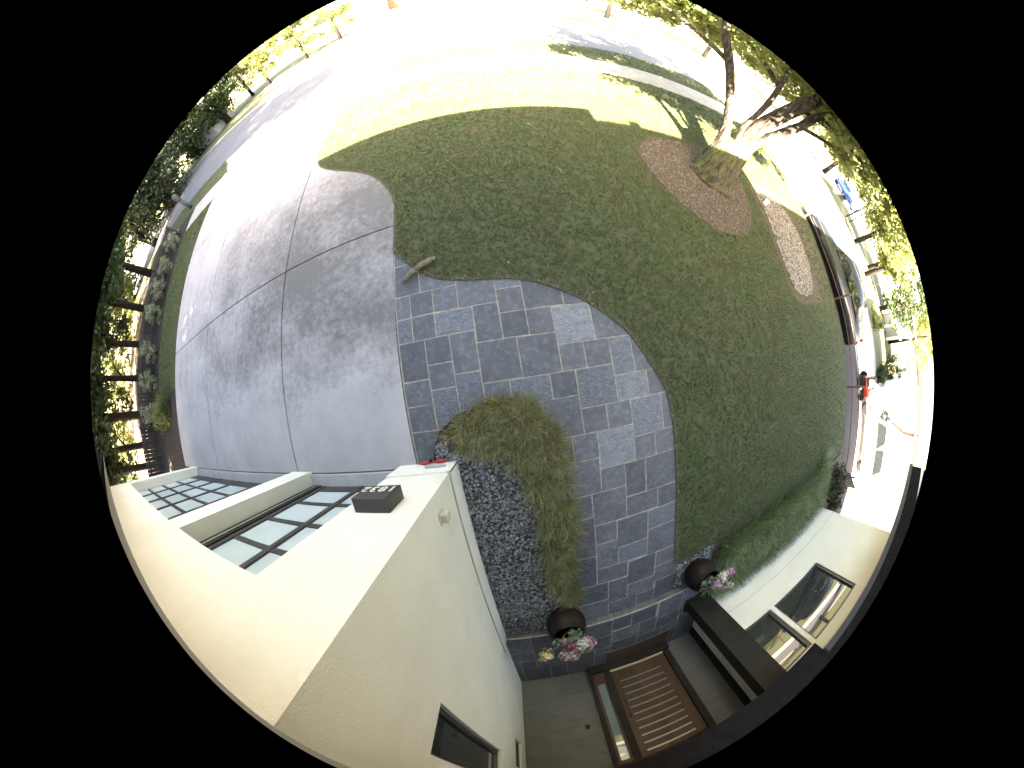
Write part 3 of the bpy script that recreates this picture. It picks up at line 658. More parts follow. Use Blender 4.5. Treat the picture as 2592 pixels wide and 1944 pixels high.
# ---- small fittings on the walls
ab = empty('address_light', 'black box light with house number 1832 on the garage corner pier', 'wall light', (-1.17, Yw, 1.175))
bm = bmesh.new(); add_box(bm, -.165, .165, .0, .125, -.145, .145, .004); bm_obj('housing', bm, 'bronze', ab)
fc = bpy.data.curves.new('house_number', 'FONT'); fc.body = '1832'; fc.size = .155; fc.extrude = .0015; fc.align_x = 'CENTER'; fc.space_character = 1.12
fc.materials.append(MT['numeral'])
tmp = bpy.data.objects.new('tmp', fc); col.objects.link(tmp); bpy.context.view_layer.update()
num_me = bpy.data.meshes.new_from_object(tmp.evaluated_get(bpy.context.evaluated_depsgraph_get())); bpy.data.objects.remove(tmp)
if not num_me.materials: num_me.materials.append(MT['numeral'])
num_me.name = 'house_number'; link('house_number', num_me, ab, (0, .1275, -.10), (R(90), 0, R(180)))
vt = empty('wall_vent', 'small beige vent hood low on the white wall facing the pebble bed', 'vent', (SX, -1.0, .96))
bm = bmesh.new(); add_box(bm, -.01, .075, -.045, .045, -.05, .05, .008); bm_obj('hood', bm, 'beige', vt)
bm = bmesh.new(); add_box(bm, -.01, .012, -.06, .06, -.07, .065); bm_obj('back_plate', bm, 'beige', vt)
orn = empty('wall_ornament', 'long red bar ornament with black hub low on the white corner pier', 'ornament', (-1.02, Yw, .06))
bm = bmesh.new()
prof = [(-.20, .004), (-.1, .022), (0, .012), (.1, .024), (.21, .004)]
add_tube(bm, [(x, .045, .02 - .1 * x) for x, r in prof], [r for x, r in prof], 6); bm_obj('red_bar', bm, 'red', orn)
bm = bmesh.new(); add_lathe(bm, [(.0, -.02), (.022, -.015), (.022, .015), (0, .02)], 12); o = bm_obj('hub', bm, 'black', orn, loc=(-.02, .07, .03), rot=(R(90), 0, 0))
box_ = bmesh.new(); add_box(box_, -.05, .20, .0, .05, .16, .19, .004); bm_obj('grey_bracket', box_, 'greyish', orn)
db = empty('doorbell', 'small square dark doorbell plate on the grey entry wall', 'doorbell', (.34, -5.95, 1.54))
bm = bmesh.new(); add_box(bm, -.04, .04, 0, .012, -.05, .05, .002); bm_obj('plate', bm, 'bronze2', db)
bm = bmesh.new(); add_box(bm, -.02, .02, .012, .02, -.022, .022, .002); bm_obj('button', bm, 'black', db)

# ---- door mat
dm = empty('door_mat', 'brown rectangular coir mat in front of the entry door', 'mat', (1.65, -5.53, .172))
bm = bmesh.new(); add_box(bm, -.66, .66, -.24, .24, 0, .02, .005); bm_obj('mat_pile', bm, 'mat', dm)

# ---- pots and dried flowers
def pot(x, y, z, label, s=1.0):
    p = empty('planter_pot', label, 'pot', (x, y, z), group='dark planters flanking the entry step')
    bm = bmesh.new()
    add_lathe(bm, [(.14 * s, 0), (.24 * s, .05), (.31 * s, .18), (.325 * s, .30), (.30 * s, .41), (.25 * s, .47), (.26 * s, .50), (.235 * s, .505), (.225 * s, .46), (.24 * s, .40)], 32)
    bm_obj('pot_body', bm, 'pot', p, True)
    bm = bmesh.new(); add_lathe(bm, [(.001, .40), (.24 * s, .40)], 24); bm_obj('potting_soil', bm, 'brown_soil', p)
    return p
pot(.26, -3.66, .012, 'round dark glazed pot at the end of the mondo grass beside the step', .92)
pot(2.66, -3.66, .014, 'round dark glazed pot on grey pebbles before the dark column', .92)
def bloom(name, c, r, n, m, parent, size=.03):
    N = n; d = rs.normal(0, 1, (N, 3)); d /= np.linalg.norm(d, axis=1)[:, None]
    P = np.array(c) + d * r * rs.uniform(.1, 1.15, (N, 1)) ** .7; V = []
    a = np.cross(d, rs.normal(0, 1, (N, 3))); a /= np.linalg.norm(a, axis=1)[:, None]; b = np.cross(d, a)
    s = size * rs.uniform(.7, 1.2, (N, 1)); o_ = d * s * .35
    V = np.stack([P, P + a * s * .55 + o_, P + b * s + o_ * 1.3, P - a * s * .55 + o_], 1)
    V2 = np.stack([P, P - b * s * .55 + o_, P - a * s + o_, P + b * s * .55 + o_], 1)
    A = np.concatenate([V.reshape(-1, 3), V2.reshape(-1, 3)]); Fq = np.arange(len(A)).reshape(-1, 4)
    return np_mesh(name, A, Fq, m, parent)
def bouquet(x, y, z, label, spec, stems):
    b = empty('flower_bouquet', label, 'flowers', (x, y, z))
    for (dx, dy, dz, r, n, m, sz) in spec:
        bloom('flower_head', (dx, dy, dz), r, n, m, b, sz)
    for pts in stems: tube('stem', pts, .005, 'stem', b, 5)
    return b
spec1 = [(.0, -.06, .24, .085, 150, 'magenta', .035), (.15, -.10, .25, .095, 190, 'whitep', .035), (.28, -.17, .22, .085, 110, 'pink', .05), (-.06, -.0, .22, .06, 70, 'mauve', .035),
         (-.19, -.02, .20, .055, 60, 'sage', .05), (.08, .05, .14, .09, 50, 'sage', .07), (-.1, -.28, .30, .09, 90, 'mauve', .035), (.03, -.34, .28, .10, 80, 'peach', .035),
         (.06, -.48, .26, .05, 50, 'peach', .03), (.2, -.36, .22, .06, 24, 'straw', .05), (-.36, -.22, .26, .09, 30, 'straw', .06), (-.42, -.32, .24, .08, 26, 'straw', .05), (.3, -.42, .2, .03, 10, 'straw', .04)]
stems1 = [[(0, 0, -.05), (.0, -.1, .15), (.03, -.36, .27)], [(0, 0, -.05), (-.12, -.1, .15), (-.38, -.25, .26)], [(.02, 0, -.05), (.1, -.1, .12), (.24, -.34, .22)], [(0, 0, -.05), (.1, -.03, .15), (.27, -.16, .2)],
          [(0, 0, -.05), (.02, -.2, .18), (.08, -.5, .26)], [(0, 0, -.05), (-.08, 0, .1), (-.18, -.02, .18)]]
bouquet(.26, -3.68, .41, 'dried pink and white flowers drooping from the left pot over the porch', spec1, stems1)
spec2 = [(.10, .0, .26, .085, 150, 'mauve', .035), (.24, .08, .26, .09, 170, 'whitep', .035), (.38, .10, .26, .09, 130, 'pink', .045), (.05, .06, .18, .08, 50, 'sage', .05),
         (.26, -.17, .24, .06, 60, 'peach', .035), (.36, -.22, .24, .075, 80, 'mauve', .035), (.46, -.30, .24, .06, 60, 'peach', .035), (.56, -.36, .24, .055, 50, 'whitep', .035), (-.05, -.02, .16, .06, 30, 'sage', .06)]
stems2 = [[(0, 0, -.05), (.1, 0, .15), (.38, .1, .24)], [(0, 0, -.05), (.15, -.05, .14), (.56, -.36, .24)], [(0, 0, -.05), (-.06, -.02, .1), (-.14, -.12, .16)], [(0, 0, -.05), (.05, -.1, .1), (.02, -.36, .1), (-.0, -.6, -.05)]]
bouquet(2.6, -3.62, .41, 'pale pink and cream dried flowers leaning right from the right pot', spec2, stems2)

# ---- squirrel running on the slate
sq = empty('squirrel', 'brown squirrel running across the slate with its bushy tail stretched behind', 'squirrel', (0, 0, 0))
def skin_obj(name, verts, edges_, radii, m, parent, sub=2, root=0):
    me = bpy.data.meshes.new(name); me.from_pydata(verts, edges_, []); me.materials.append(MT[m])
    o = link(name, me, parent)
    md = o.modifiers.new('skin', 'SKIN'); md.use_smooth_shade = True
    sk = me.skin_vertices[0] if me.skin_vertices else None
    if sk is None:
        bpy.context.view_layer.objects.active = o; sk = me.skin_vertices[0]
    for i, r_ in enumerate(radii): sk.data[i].radius = (r_, r_) if not hasattr(r_, '__len__') else r_
    sk.data[root].use_root = True
    s2 = o.modifiers.new('sub', 'SUBSURF'); s2.levels = sub; s2.render_levels = sub
    return o
hv = [(-.90, 1.655, .075), (-.95, 1.635, .08), (-1.0, 1.605, .075), (-1.05, 1.572, .065), (-1.085, 1.548, .062), (-1.105, 1.530, .052), (-1.122, 1.514, .042),
      (-1.07, 1.535, .04), (-1.105, 1.505, .012), (-1.03, 1.56, .035), (-1.04, 1.52, .01),
      (-.90, 1.685, .05), (-.945, 1.70, .022), (-.99, 1.70, .008), (-.885, 1.625, .05), (-.93, 1.605, .022), (-.975, 1.595, .008)]
he = [(0, 1), (1, 2), (2, 3), (3, 4), (4, 5), (5, 6), (3, 7), (7, 8), (3, 9), (9, 10), (0, 11), (11, 12), (12, 13), (0, 14), (14, 15), (15, 16)]
hr = [.038, .044, .040, .031, .022, .026, .011, .010, .006, .010, .006, .016, .009, .007, .016, .009, .007]
skin_obj('squirrel_body', hv, he, hr, 'fur', sq, 2, 0)
bm = bmesh.new(); tp = [(-.905, 1.652, .078), (-.85, 1.685, .078), (-.80, 1.708, .075), (-.75, 1.728, .07), (-.70, 1.75, .065), (-.67, 1.765, .062)]
add_tube(bm, tp, [.036, .038, .042, .042, .034, .010], 12); bmesh.ops.recalc_face_normals(bm, faces=bm.faces); bm_obj('tail', bm, 'fur', sq, True)
N = 2600; tt = rs.uniform(0, 1, N); tpn = np.array(tp); seg_ = np.minimum((tt * 5).astype(int), 4); fr_ = tt * 5 - seg_
pc = tpn[seg_] * (1 - fr_[:, None]) + tpn[seg_ + 1] * fr_[:, None]; d = rs.normal(0, 1, (N, 3)); d /= np.linalg.norm(d, axis=1)[:, None]
rad = np.interp(tt, [0, .2, .5, .75, 1], [.02, .032, .041, .042, .018])
root_ = pc + d * rad[:, None] * .7; tipp = root_ + d * .014 + np.array([.02, .009, 0]) * rs.uniform(.4, 1, (N, 1))
sd = np.cross(d, [.9, .4, .1]) * .0012
np_mesh('tail_hair', np.stack([root_ - sd, root_ + sd, tipp], 1).reshape(-1, 3), np.arange(N * 3).reshape(N, 3), 'fur_pale', sq)['kind'] = 'stuff'
for s in (1, -1):
    bm = bmesh.new(); bmesh.ops.create_uvsphere(bm, u_segments=8, v_segments=6, radius=.006)
    n_ = Vector((.47, -.88, 0)) * s
    o = bm_obj('ear', bm, 'fur', sq, True, loc=(-1.092 + n_.x * -.014, 1.542 + n_.y * -.014, .082)); o.scale = (.8, .8, 1.5)
    bm = bmesh.new(); bmesh.ops.create_uvsphere(bm, u_segments=8, v_segments=6, radius=.0035)
    bm_obj('eye', bm, 'eye', sq, True, loc=(-1.106 + n_.x * .019, 1.529 + n_.y * .019, .06))

# ---- twigs, petals and a pale block
for (x, y, a, l, lab) in ((2.15, 4.75, 2.4, .16, 'short pale twig lying near the sunny edge of the lawn'), (1.3, 3.15, 1.8, .2, 'thin pale twig lying in the middle of the lawn'), (1.1, 4.6, 2.6, .15, 'bent twig lying by the dark patch of the lawn'),
                          (7.6, .6, 2.6, .3, 'grey twig lying below the gravel patch')):
    d = Vector((math.cos(a), math.sin(a), 0)) * l / 2
    tag(tube('twig', [Vector((x, y, .05)) - d, Vector((x + .01, y + .01, .06)), Vector((x, y, .055)) + d], [.003, .004, .002], 'straw', None, 5), lab, 'twig')
for (x, y, lab) in ((.62, 1.95, 'crumpled pale fallen leaf on the lawn beyond the path'), (.72, 1.38, 'small pale fallen leaf close to the path edge'), (1.22, .98, 'pale pebble on the soil lip at the path bend'), (.25, 1.5, 'tiny pale fallen petal beside the path curve')):
    tag(leaf_cloud('fallen_leaf', [(x, y, .055, .012)], 4, .022, 'peach'), lab, 'leaf')
ub = empty('yard_light_block', 'small white block standing at the end of the gravel patch', 'block', (7.12, 3.5, .03), .5)
bm = bmesh.new(); add_box(bm, -.09, .09, -.06, .06, 0, .14, .012); bm_obj('block_body', bm, 'white', ub)
bm = bmesh.new(); add_box(bm, -.10, .10, -.07, .07, .14, .155, .004); bm_obj('lid', bm, 'white', ub)

# ============================================================ TREES AND SHRUBS
# the big forked tree on the lawn
bt = empty('maple_tree', 'large forked tree with mossy split trunk standing in the mulch ring', 'tree', (0, 0, 0))
def bark_limb(name, pts, radii, m, parent, seg=28, lobes=0, amp=.12, sub=5, seed=1):
    q = random.Random(seed)
    P = smooth3(pts, sub); Rr = []
    for i in range(len(radii) - 1):
        for k_ in range(sub): Rr.append(radii[i] * (1 - k_ / sub) + radii[i + 1] * k_ / sub)
    Rr.append(radii[-1])
    ph = [q.uniform(0, 6.28) for _ in range(6)]
    bm = bmesh.new(); rings = []
    for i, p in enumerate(P):
        d = (P[min(i + 1, len(P) - 1)] - P[max(i - 1, 0)]).normalized()
        a = d.cross(Vector((0, 1, 0))); a = a if a.length > .05 else d.cross(Vector((1, 0, 0))); a.normalize(); b = d.cross(a)
        ring = []
        for k_ in range(seg):
            t = 2 * math.pi * k_ / seg
            rr = Rr[i] * (1 + (amp * math.sin(3 * t + ph[0]) + amp * .8 * math.sin(5 * t + ph[1])) * lobes * (1.4 if i < 4 else .8)
                          + .035 * math.sin(11 * t + ph[2] + i * .25) + .03 * math.sin(17 * t + ph[3] - i * .2) + q.uniform(-.022, .022))
            ring.append(bm.verts.new(p + (a * math.cos(t) + b * math.sin(t)) * rr))
        rings.append(ring)
    for i in range(len(rings) - 1):
        for k_ in range(seg): bm.faces.new((rings[i][k_], rings[i][(k_ + 1) % seg], rings[i + 1][(k_ + 1) % seg], rings[i + 1][k_]))
    bm.faces.new(rings[-1]); bm.faces.new(rings[0][::-1]); bmesh.ops.recalc_face_normals(bm, faces=bm.faces)
    return bm_obj(name, bm, m, parent, True)
def smooth3(pts, n):
    out = []; P = [pts[0]] + list(pts) + [pts[-1]]
    for i in range(1, len(P) - 2):
        p0, p1, p2, p3 = [Vector(P[j]) for j in (i - 1, i, i + 1, i + 2)]
        for k_ in range(n):
            t = k_ / n
            out.append(.5 * ((2 * p1) + (-p0 + p2) * t + (2 * p0 - 5 * p1 + 4 * p2 - p3) * t * t + (-p0 + 3 * p1 - 3 * p2 + p3) * t ** 3))
    out.append(Vector(pts[-1])); return out
bark_limb('trunk', [(4.98, 3.72, -.05), (5.0, 3.76, .12), (5.02, 3.82, .35), (5.05, 3.88, .65), (5.08, 3.92, .92), (5.1, 3.95, 1.1)], [.56, .47, .42, .40, .36, .22], 'moss_bark', bt, 40, 1, .1, 5, 3)
# limb toward the left of the photo, slim and upright
bark_limb('limb', [(4.84, 3.92, .75), (4.78, 4.0, 1.05), (4.72, 4.15, 1.45), (4.6, 4.5, 2.1), (4.45, 4.75, 2.6), (4.25, 4.95, 3.1), (4.1, 5.1, 3.8), (4.0, 5.6, 5.2)], [.17, .125, .10, .09, .085, .08, .07, .05], 'bark', bt, 20, .5, .1, 4, 5)
bark_limb('limb', [(5.2, 3.9, .75), (5.2, 4.05, 1.1), (5.16, 4.11, 1.5), (5.2, 4.1, 1.95), (5.2, 4.1, 2.5), (5.3, 4.3, 3.2), (5.5, 4.8, 5)], [.10, .07, .06, .055, .06, .05, .04], 'bark', bt, 18, .5, .1, 4, 6)
bark_limb('limb', [(5.3, 3.9, .7), (5.44, 4.05, 1.15), (5.5, 4.1, 1.6), (5.57, 4.02, 2.15), (5.66, 3.92, 2.7), (5.95, 3.85, 3.6), (6.6, 3.9, 5)], [.22, .18, .165, .155, .145, .12, .07], 'bark', bt, 26, .6, .1, 4, 7)
bark_limb('limb', [(5.4, 3.8, .7), (5.58, 3.95, 1.25), (5.7, 3.85, 1.8), (5.82, 3.68, 2.5), (5.95, 3.55, 3.2), (6.7, 2.8, 4.6)], [.15, .11, .10, .09, .08, .05], 'bark', bt, 20, .5, .1, 4, 8)
for j, pts in enumerate(([(4.5, 4.7, 2.5), (3.6, 6.2, 3.0), (2.9, 7.8, 3.1)], [(5.25, 4.2, 2.8), (5.6, 6.5, 3.4), (5.6, 9.0, 3.4)], [(6.2, 3.95, 3.0), (7.8, 5.6, 3.4), (9.0, 7.5, 3.3)],
                         [(5.9, 3.6, 3.0), (8.5, 3.0, 3.3), (11.0, 3.4, 3.2)], [(6.1, 4.0, 2.8), (8.0, 4.4, 3.0), (10.2, 5.2, 2.9)], [(5.8, 3.7, 2.45), (7.2, 3.7, 2.75), (8.6, 4.4, 2.75)])):
    bark_limb('branch', pts, [.06, .04, .02], 'bark', bt, 8, 0, .1, 4, 20 + j)
# foliage: low swags visible under the eave plus the high crown that shades verge and street
cl = crown_clumps(6.3, 7.4, 6.4, 5.4, 5.6, 2.7, 160, .75, 31)
leaf_cloud('crown', cl, 130, .13, 'leaf', bt)
leaf_cloud('limb_shade_foliage', crown_clumps(5.6, 1.9, 4.9, 3.6, 2.0, 1.0, 90, .5, 37, -.8) + crown_clumps(4.9, 1.9, 4.4, 2.2, 1.2, .6, 60, .4, 38, -.9), 100, .12, 'leaf', bt)  # clumps above the view, added to keep sun off the limbs
q = random.Random(5); low = []
for k_ in range(330):
    a = R(q.uniform(8, 74)); r_ = q.uniform(6.5, 12.5); z_ = 2.9 + (q.uniform(-.10, .26)) * r_ * .35 + .12
    if r_ < 8 and a < R(50): z_ += .35
    if 36 < math.degrees(a) < 48 and z_ < 2.55: continue
    low.append((r_ * math.cos(a), r_ * math.sin(a), z_, q.uniform(.25, .5)))
leaf_cloud('low_foliage', low, 120, .115, 'leaf', bt)
# sprouts and sunlit leaves in the fork
leaf_cloud('fork_sprouts', [(5.45, 4.25, 1.2, .22), (5.7, 4.3, 1.3, .3), (5.95, 4.2, 1.25, .28), (5.7, 4.15, 1.55, .2), (6.3, 4.05, 1.35, .3), (4.75, 4.1, 1.35, .12)], 120, .05, 'leaf_yel', bt)['kind'] = 'stuff'

# generic far tree builder
def tree(name, label, cat, x, y, h, cr, cz, m, tr=.2, bark='dark_bark', n=60, per=60, leaf=.3, z0=-.2, seed=1, group=None, rz=None, trunk_top=None, lean=(0, 0)):
    t = empty(name, label, cat, (x, y, z0), group=group)
    tt_ = trunk_top or cz
    tube('trunk', [(0, 0, -.1), (lean[0] * .4, lean[1] * .4, tt_ * .5), (lean[0], lean[1], tt_)], [tr * 1.25, tr, tr * .55], bark, t, 10)
    leaf_cloud('crown', crown_clumps(lean[0], lean[1], cz, cr, cr, rz or (h - cz), n, cr * .3, seed, -.9), per, leaf, m, t)
    return t
# tall dark trees behind the left fence
LT = [(-17.6, 6.8, .17, 'thick dark trunk behind the fence beyond the second round shrub'), (-18.0, 5.05, .15, 'straight dark trunk behind the fence beside the third shrub'), (-16.8, 3.1, .17, 'dark trunk behind the fence above the fourth shrub'),
      (-18.2, 1.5, .2, 'dark trunk behind the gappy part of the fence'), (-17.0, 0.05, .14, 'slim dark trunk behind the gappy fence near the garage'), (-15.8, -.9, .13, 'leaning dark trunk closest to the garage corner'),
      (-19, 9.5, .2, 'dark tree at the street end of the fence')]
for i, (x, y, tr, lab) in enumerate(LT):
    t = tree('shade_tree', lab, 'tree', x, y, 11.5, 3.0, 6.6, 'leaf_dark', tr, n=80, per=130, leaf=.2, seed=50 + i, group='tall trees behind the left fence', rz=4.6, lean=(rnd.uniform(-.5, .5), rnd.uniform(-.5, .5)))
    leaf_cloud('low_foliage', crown_clumps(-.6, 0, 4.5, 2.0, 2.3, 2.1, 60, .8, 150 + i), 120, .19, 'leaf_dark', t)
    if i % 2 == 0: tube('branch', [(0, 0, 1.6), (-.3, .5, 2.1), (-.4, 1.4, 2.4)], [.05, .04, .03], 'dark_bark', t, 6)
# tall trees behind the garage end, whose shade falls over the side yard, the drive and the road
for i, (x, y, r_, cz, h_, lab) in enumerate([(-11.6, -7.2, 3.5, 6.3, 9, 'leafy tree behind the garage end shading the drive'), (-15.3, -4.6, 3.3, 5.4, 8, 'leafy tree behind the fence corner shading the side yard'), (-13.2, -1.9, 2.3, 5.6, 7.5, 'leafy tree over the fence corner'),
                                        (-15.6, -7.0, 5.2, 14.2, 18, 'very tall tree behind the garage shading the road'), (-22, -6.0, 5.2, 14.0, 18, 'very tall tree left of the garage shading the road')]):
    tree('shade_tree', lab, 'tree', x, y, h_, r_, cz, 'leaf_dark', .2, n=70, per=150, leaf=.28, seed=900 + i, rz=2.6 if cz < 8 else 3.6)
tree('shade_tree', 'bushy tree close behind the garage corner shading the mulch', 'tree', -11.2, -4.6, 5, 2.0, 3.3, 'leaf_dark', .12, n=60, per=130, leaf=.2, seed=950, rz=2.0)
# dense understorey behind them, above the sunlit gaps
for i, (x, y, r_, zz, lab, mm) in enumerate([(-24, 14.5, 3.6, 3.0, 'dense dark conifer at the far left end of the street', 'conifer'), (-22, 17, 3.4, 3.2, 'dark conifer overhanging the road on the far left', 'conifer'), (-27, 11, 3.6, 3.2, 'dark conifer beyond the end of the fence', 'conifer'),
                                       (-26, 20, 3.8, 3.2, 'tall dark evergreen past the road bend', 'conifer'), (-22.5, 23.5, 3.2, 3.0, 'dark bushy tree beside the pale drive across the street', 'leaf_dark'), (-20, 26, 2.8, 3.0, 'green bushy tree across the street left of the pale drive', 'leaf_dark')]):
    tree('evergreen_tree', lab, 'tree', x, y, 10, r_, 4.6, mm, .3, n=90, per=110, leaf=.26, seed=80 + i, rz=4.6, trunk_top=3, group='dark evergreens at the left end of the street')
for i, (x, y) in enumerate([(-21, 8.6), (-20.5, 6.0), (-21.5, 4.1), (-20.6, 2.3), (-21.2, .6), (-19.5, -1.3)]):
    s = empty('understorey_bush', ['leafy bush between the fence trunks nearest the street', 'leafy bush behind the third round shrub and the fence', 'leafy bush filling the gap left of the fourth fence trunk', 'leafy bush filling the gap at the start of the gappy fence', 'leafy bush between the last two upright fence trunks', 'leafy bush between the garage corner and the leaning trunk'][i], 'bush', (x, y, -.4))
    leaf_cloud('foliage', crown_clumps(0, 0, 2.3, 1.0, 1.1, 1.5, 26, .5, 820 + i), 55, .19, 'leaf_dark' if i % 2 else 'leaf', s)
for i, (x, y, r_, lab) in enumerate([(-24, 3.2, 1.7, 'sunlit shrub seen through the gap behind the middle of the fence'), (-25, -.4, 1.6, 'sunlit shrub behind the gappy fence near the garage'), (-23, 7.3, 1.5, 'sunlit shrub behind the street half of the fence')]):
    s = empty('backyard_shrub', lab, 'shrub', (x, y, -.4)); leaf_cloud('foliage', crown_clumps(0, 0, 1.2, r_, r_ * 1.6, 1.4, 26, .5, 120 + i), 60, .2, 'leaf_yel', s)
# round grey-green shrubs along the fence
SH = [(-13.0, 8.55, .55, 'round grey green shrub nearest the street by the fence'), (-12.95, 7.05, .52, 'second round grey green shrub from the street end'), (-13.0, 5.75, .58, 'third round grey green shrub from the street end'), (-12.95, 4.65, .5, 'fourth round grey green shrub, raggedly topped'),
      (-13.0, 3.0, .55, 'fifth round grey green shrub before the gappy fence'), (-12.95, 2.05, .5, 'round grey green shrub beside the start of the gappy fence'), (-12.9, 1.0, .5, 'round grey green shrub behind the bright green bush')]
SH = [(-12.95, 8.1, .46, SH[0][3]), (-12.95, 6.95, .44, SH[1][3]), (-12.95, 5.95, .50, SH[2][3]), (-12.95, 4.85, .46, SH[3][3]), (-12.95, 3.35, .48, SH[4][3]), (-12.95, 2.25, .46, SH[5][3]), (-12.9, 1.05, .48, SH[6][3])]
for i, (x, y, r_, lab) in enumerate(SH):
    s = empty('round_shrub', lab, 'shrub', (x, y, 0), group='round grey green shrubs along the fence')
    leaf_cloud('foliage', crown_clumps(0, 0, r_ * 1.05, r_, r_ * .8, r_ * 1.05, 30, .15, 200 + i), 46, .055, 'leaf_grey', s)
    tube('stem', [(0, 0, 0), (.02, .01, r_)], .025, 'dark_bark', s, 6)
s = empty('green_bush', 'bright green feathery bush spilling onto the driveway edge', 'bush', (-11.1, .95, 0))
leaf_cloud('foliage', crown_clumps(0, 0, .3, .75, .55, .42, 34, .18, 300), 60, .07, 'leaf', s)
gx, gy = scatter_pts([(-11.9, .5), (-10.3, .5), (-10.3, 1.5), (-11.9, 1.5)], 30); bl = blades('frond', gx + 11.1, gy - .95, .15, 14, .5, .012, .8, 'grass', s, arch=.5, segs=3); bl['kind'] = 'stuff'
# dark plants at the right wing corner
for i, (x, y, r_, lab) in enumerate([(8.0, -3.75, .42, 'pale green tufted plant at the end of the border'), ]):
    s = empty('border_plant', lab, 'plant', (x, y, 0)); gx, gy = scatter_pts([(-.4, -.4), (.4, -.4), (.4, .4), (-.4, .4)], 60)
    blades('foliage', gx, gy, .01, 26, .42, .009, .8, 'mondo2', s, arch=.7, segs=3)
for i, (x, y, r_, lab) in enumerate([(9.0, -4.35, .62, 'dark spreading shrub past the wing corner nearest the lawn'), (9.55, -5.1, .6, 'dark spreading shrub past the wing corner beside the board fence')]):
    s = empty('dark_shrub', lab, 'shrub', (x, y, 0), group='dark spreading shrubs past the wing corner')
    leaf_cloud('foliage', crown_clumps(0, 0, .33, r_, r_ * .8, .3, 34, .2, 400 + i), 60, .07, 'purple_leaf', s)

# ---- left wood fence: separate boards
fe = empty('wood_fence', 'dark vertical board fence behind the round shrubs left of the driveway', 'fence', (-13.5, 0, 0))
y = -1.6; k_ = 0
bmesh_cache = {}
def board_mesh(wd, h_):
    key = (round(wd, 3), round(h_, 3))
    if key not in bmesh_cache:
        bm = bmesh.new(); add_box(bm, -.011, .011, 0, wd, 0, h_); me = bpy.data.meshes.new('fence_board'); bm.to_mesh(me); bm.free(); me.materials.append(MT['fence']); bmesh_cache[key] = me
    return bmesh_cache[key]
while y < 9.0:
    gap = .0075 if y < 2.6 else .002
    link('fence_board', board_mesh(.135, .90 if k_ % 3 else .905), fe, (rnd.uniform(-.004, .004), y, .02)); y += .135 + gap; k_ += 1
for z_ in (.25, .7): box('fence_rail', .015, .05, -1.6, 9.0, z_, z_ + .08, 'fence', fe)
yy = -1.5
while yy < 9.1: box('fence_post', .013, .10, yy, yy + .09, 0, .98, 'fence', fe); yy += 2.1
# ---- right split rail fence on the lawn edge
rf = empty('rail_fence', 'two rail wooden fence along the right edge of the lawn', 'fence', (0, 0, 0))
def fx(y): return float(np.interp(y, [-4.9, -3.7, -1.8, -.3, 1.1, 2.4, 4.2], [10.62, 10.68, 10.82, 11.0, 10.85, 10.72, 10.86]))
posts = [-4.85, -1.85, 1.05, 4.05]
for p_ in posts: box('fence_post', fx(p_) - .03, fx(p_) + .03, p_ - .03, p_ + .03, -.45, .72, 'rail', rf)
for a, b in zip(posts[:-1], posts[1:]):
    for z_ in (.22, .52):
        bm = bmesh.new(); add_tube(bm, [(fx(a), a + .03, z_), (fx((a + b) / 2), (a + b) / 2, z_ - .01), (fx(b), b - .03, z_)], .018, 6); bm_obj('fence_rail', bm, 'rail', rf)
# board fence beyond wing corner
bf = empty('board_fence', 'low dark board fence panel behind the dark shrubs at the wing corner', 'fence', (0, 0, 0))
A = Vector((10.9, -4.9)); B = Vector((12.8, -6.3)); d = (B - A); L_ = d.length; ang = math.atan2(d.y, d.x); kk = 0
while kk * .16 < L_:
    p = A + d.normalized() * kk * .16; bm = bmesh.new(); add_box(bm, 0, .15, -.012, .012, -.42, .42 + .0 * kk); bm_obj('fence_board', bm, 'fence', bf, loc=(p.x, p.y, 0), rot=(0, 0, ang)); kk += 1
bm = bmesh.new(); add_box(bm, 0, L_, .013, .05, .28, .36); bm_obj('fence_rail', bm, 'fence', bf, loc=(A.x, A.y, 0), rot=(0, 0, ang))

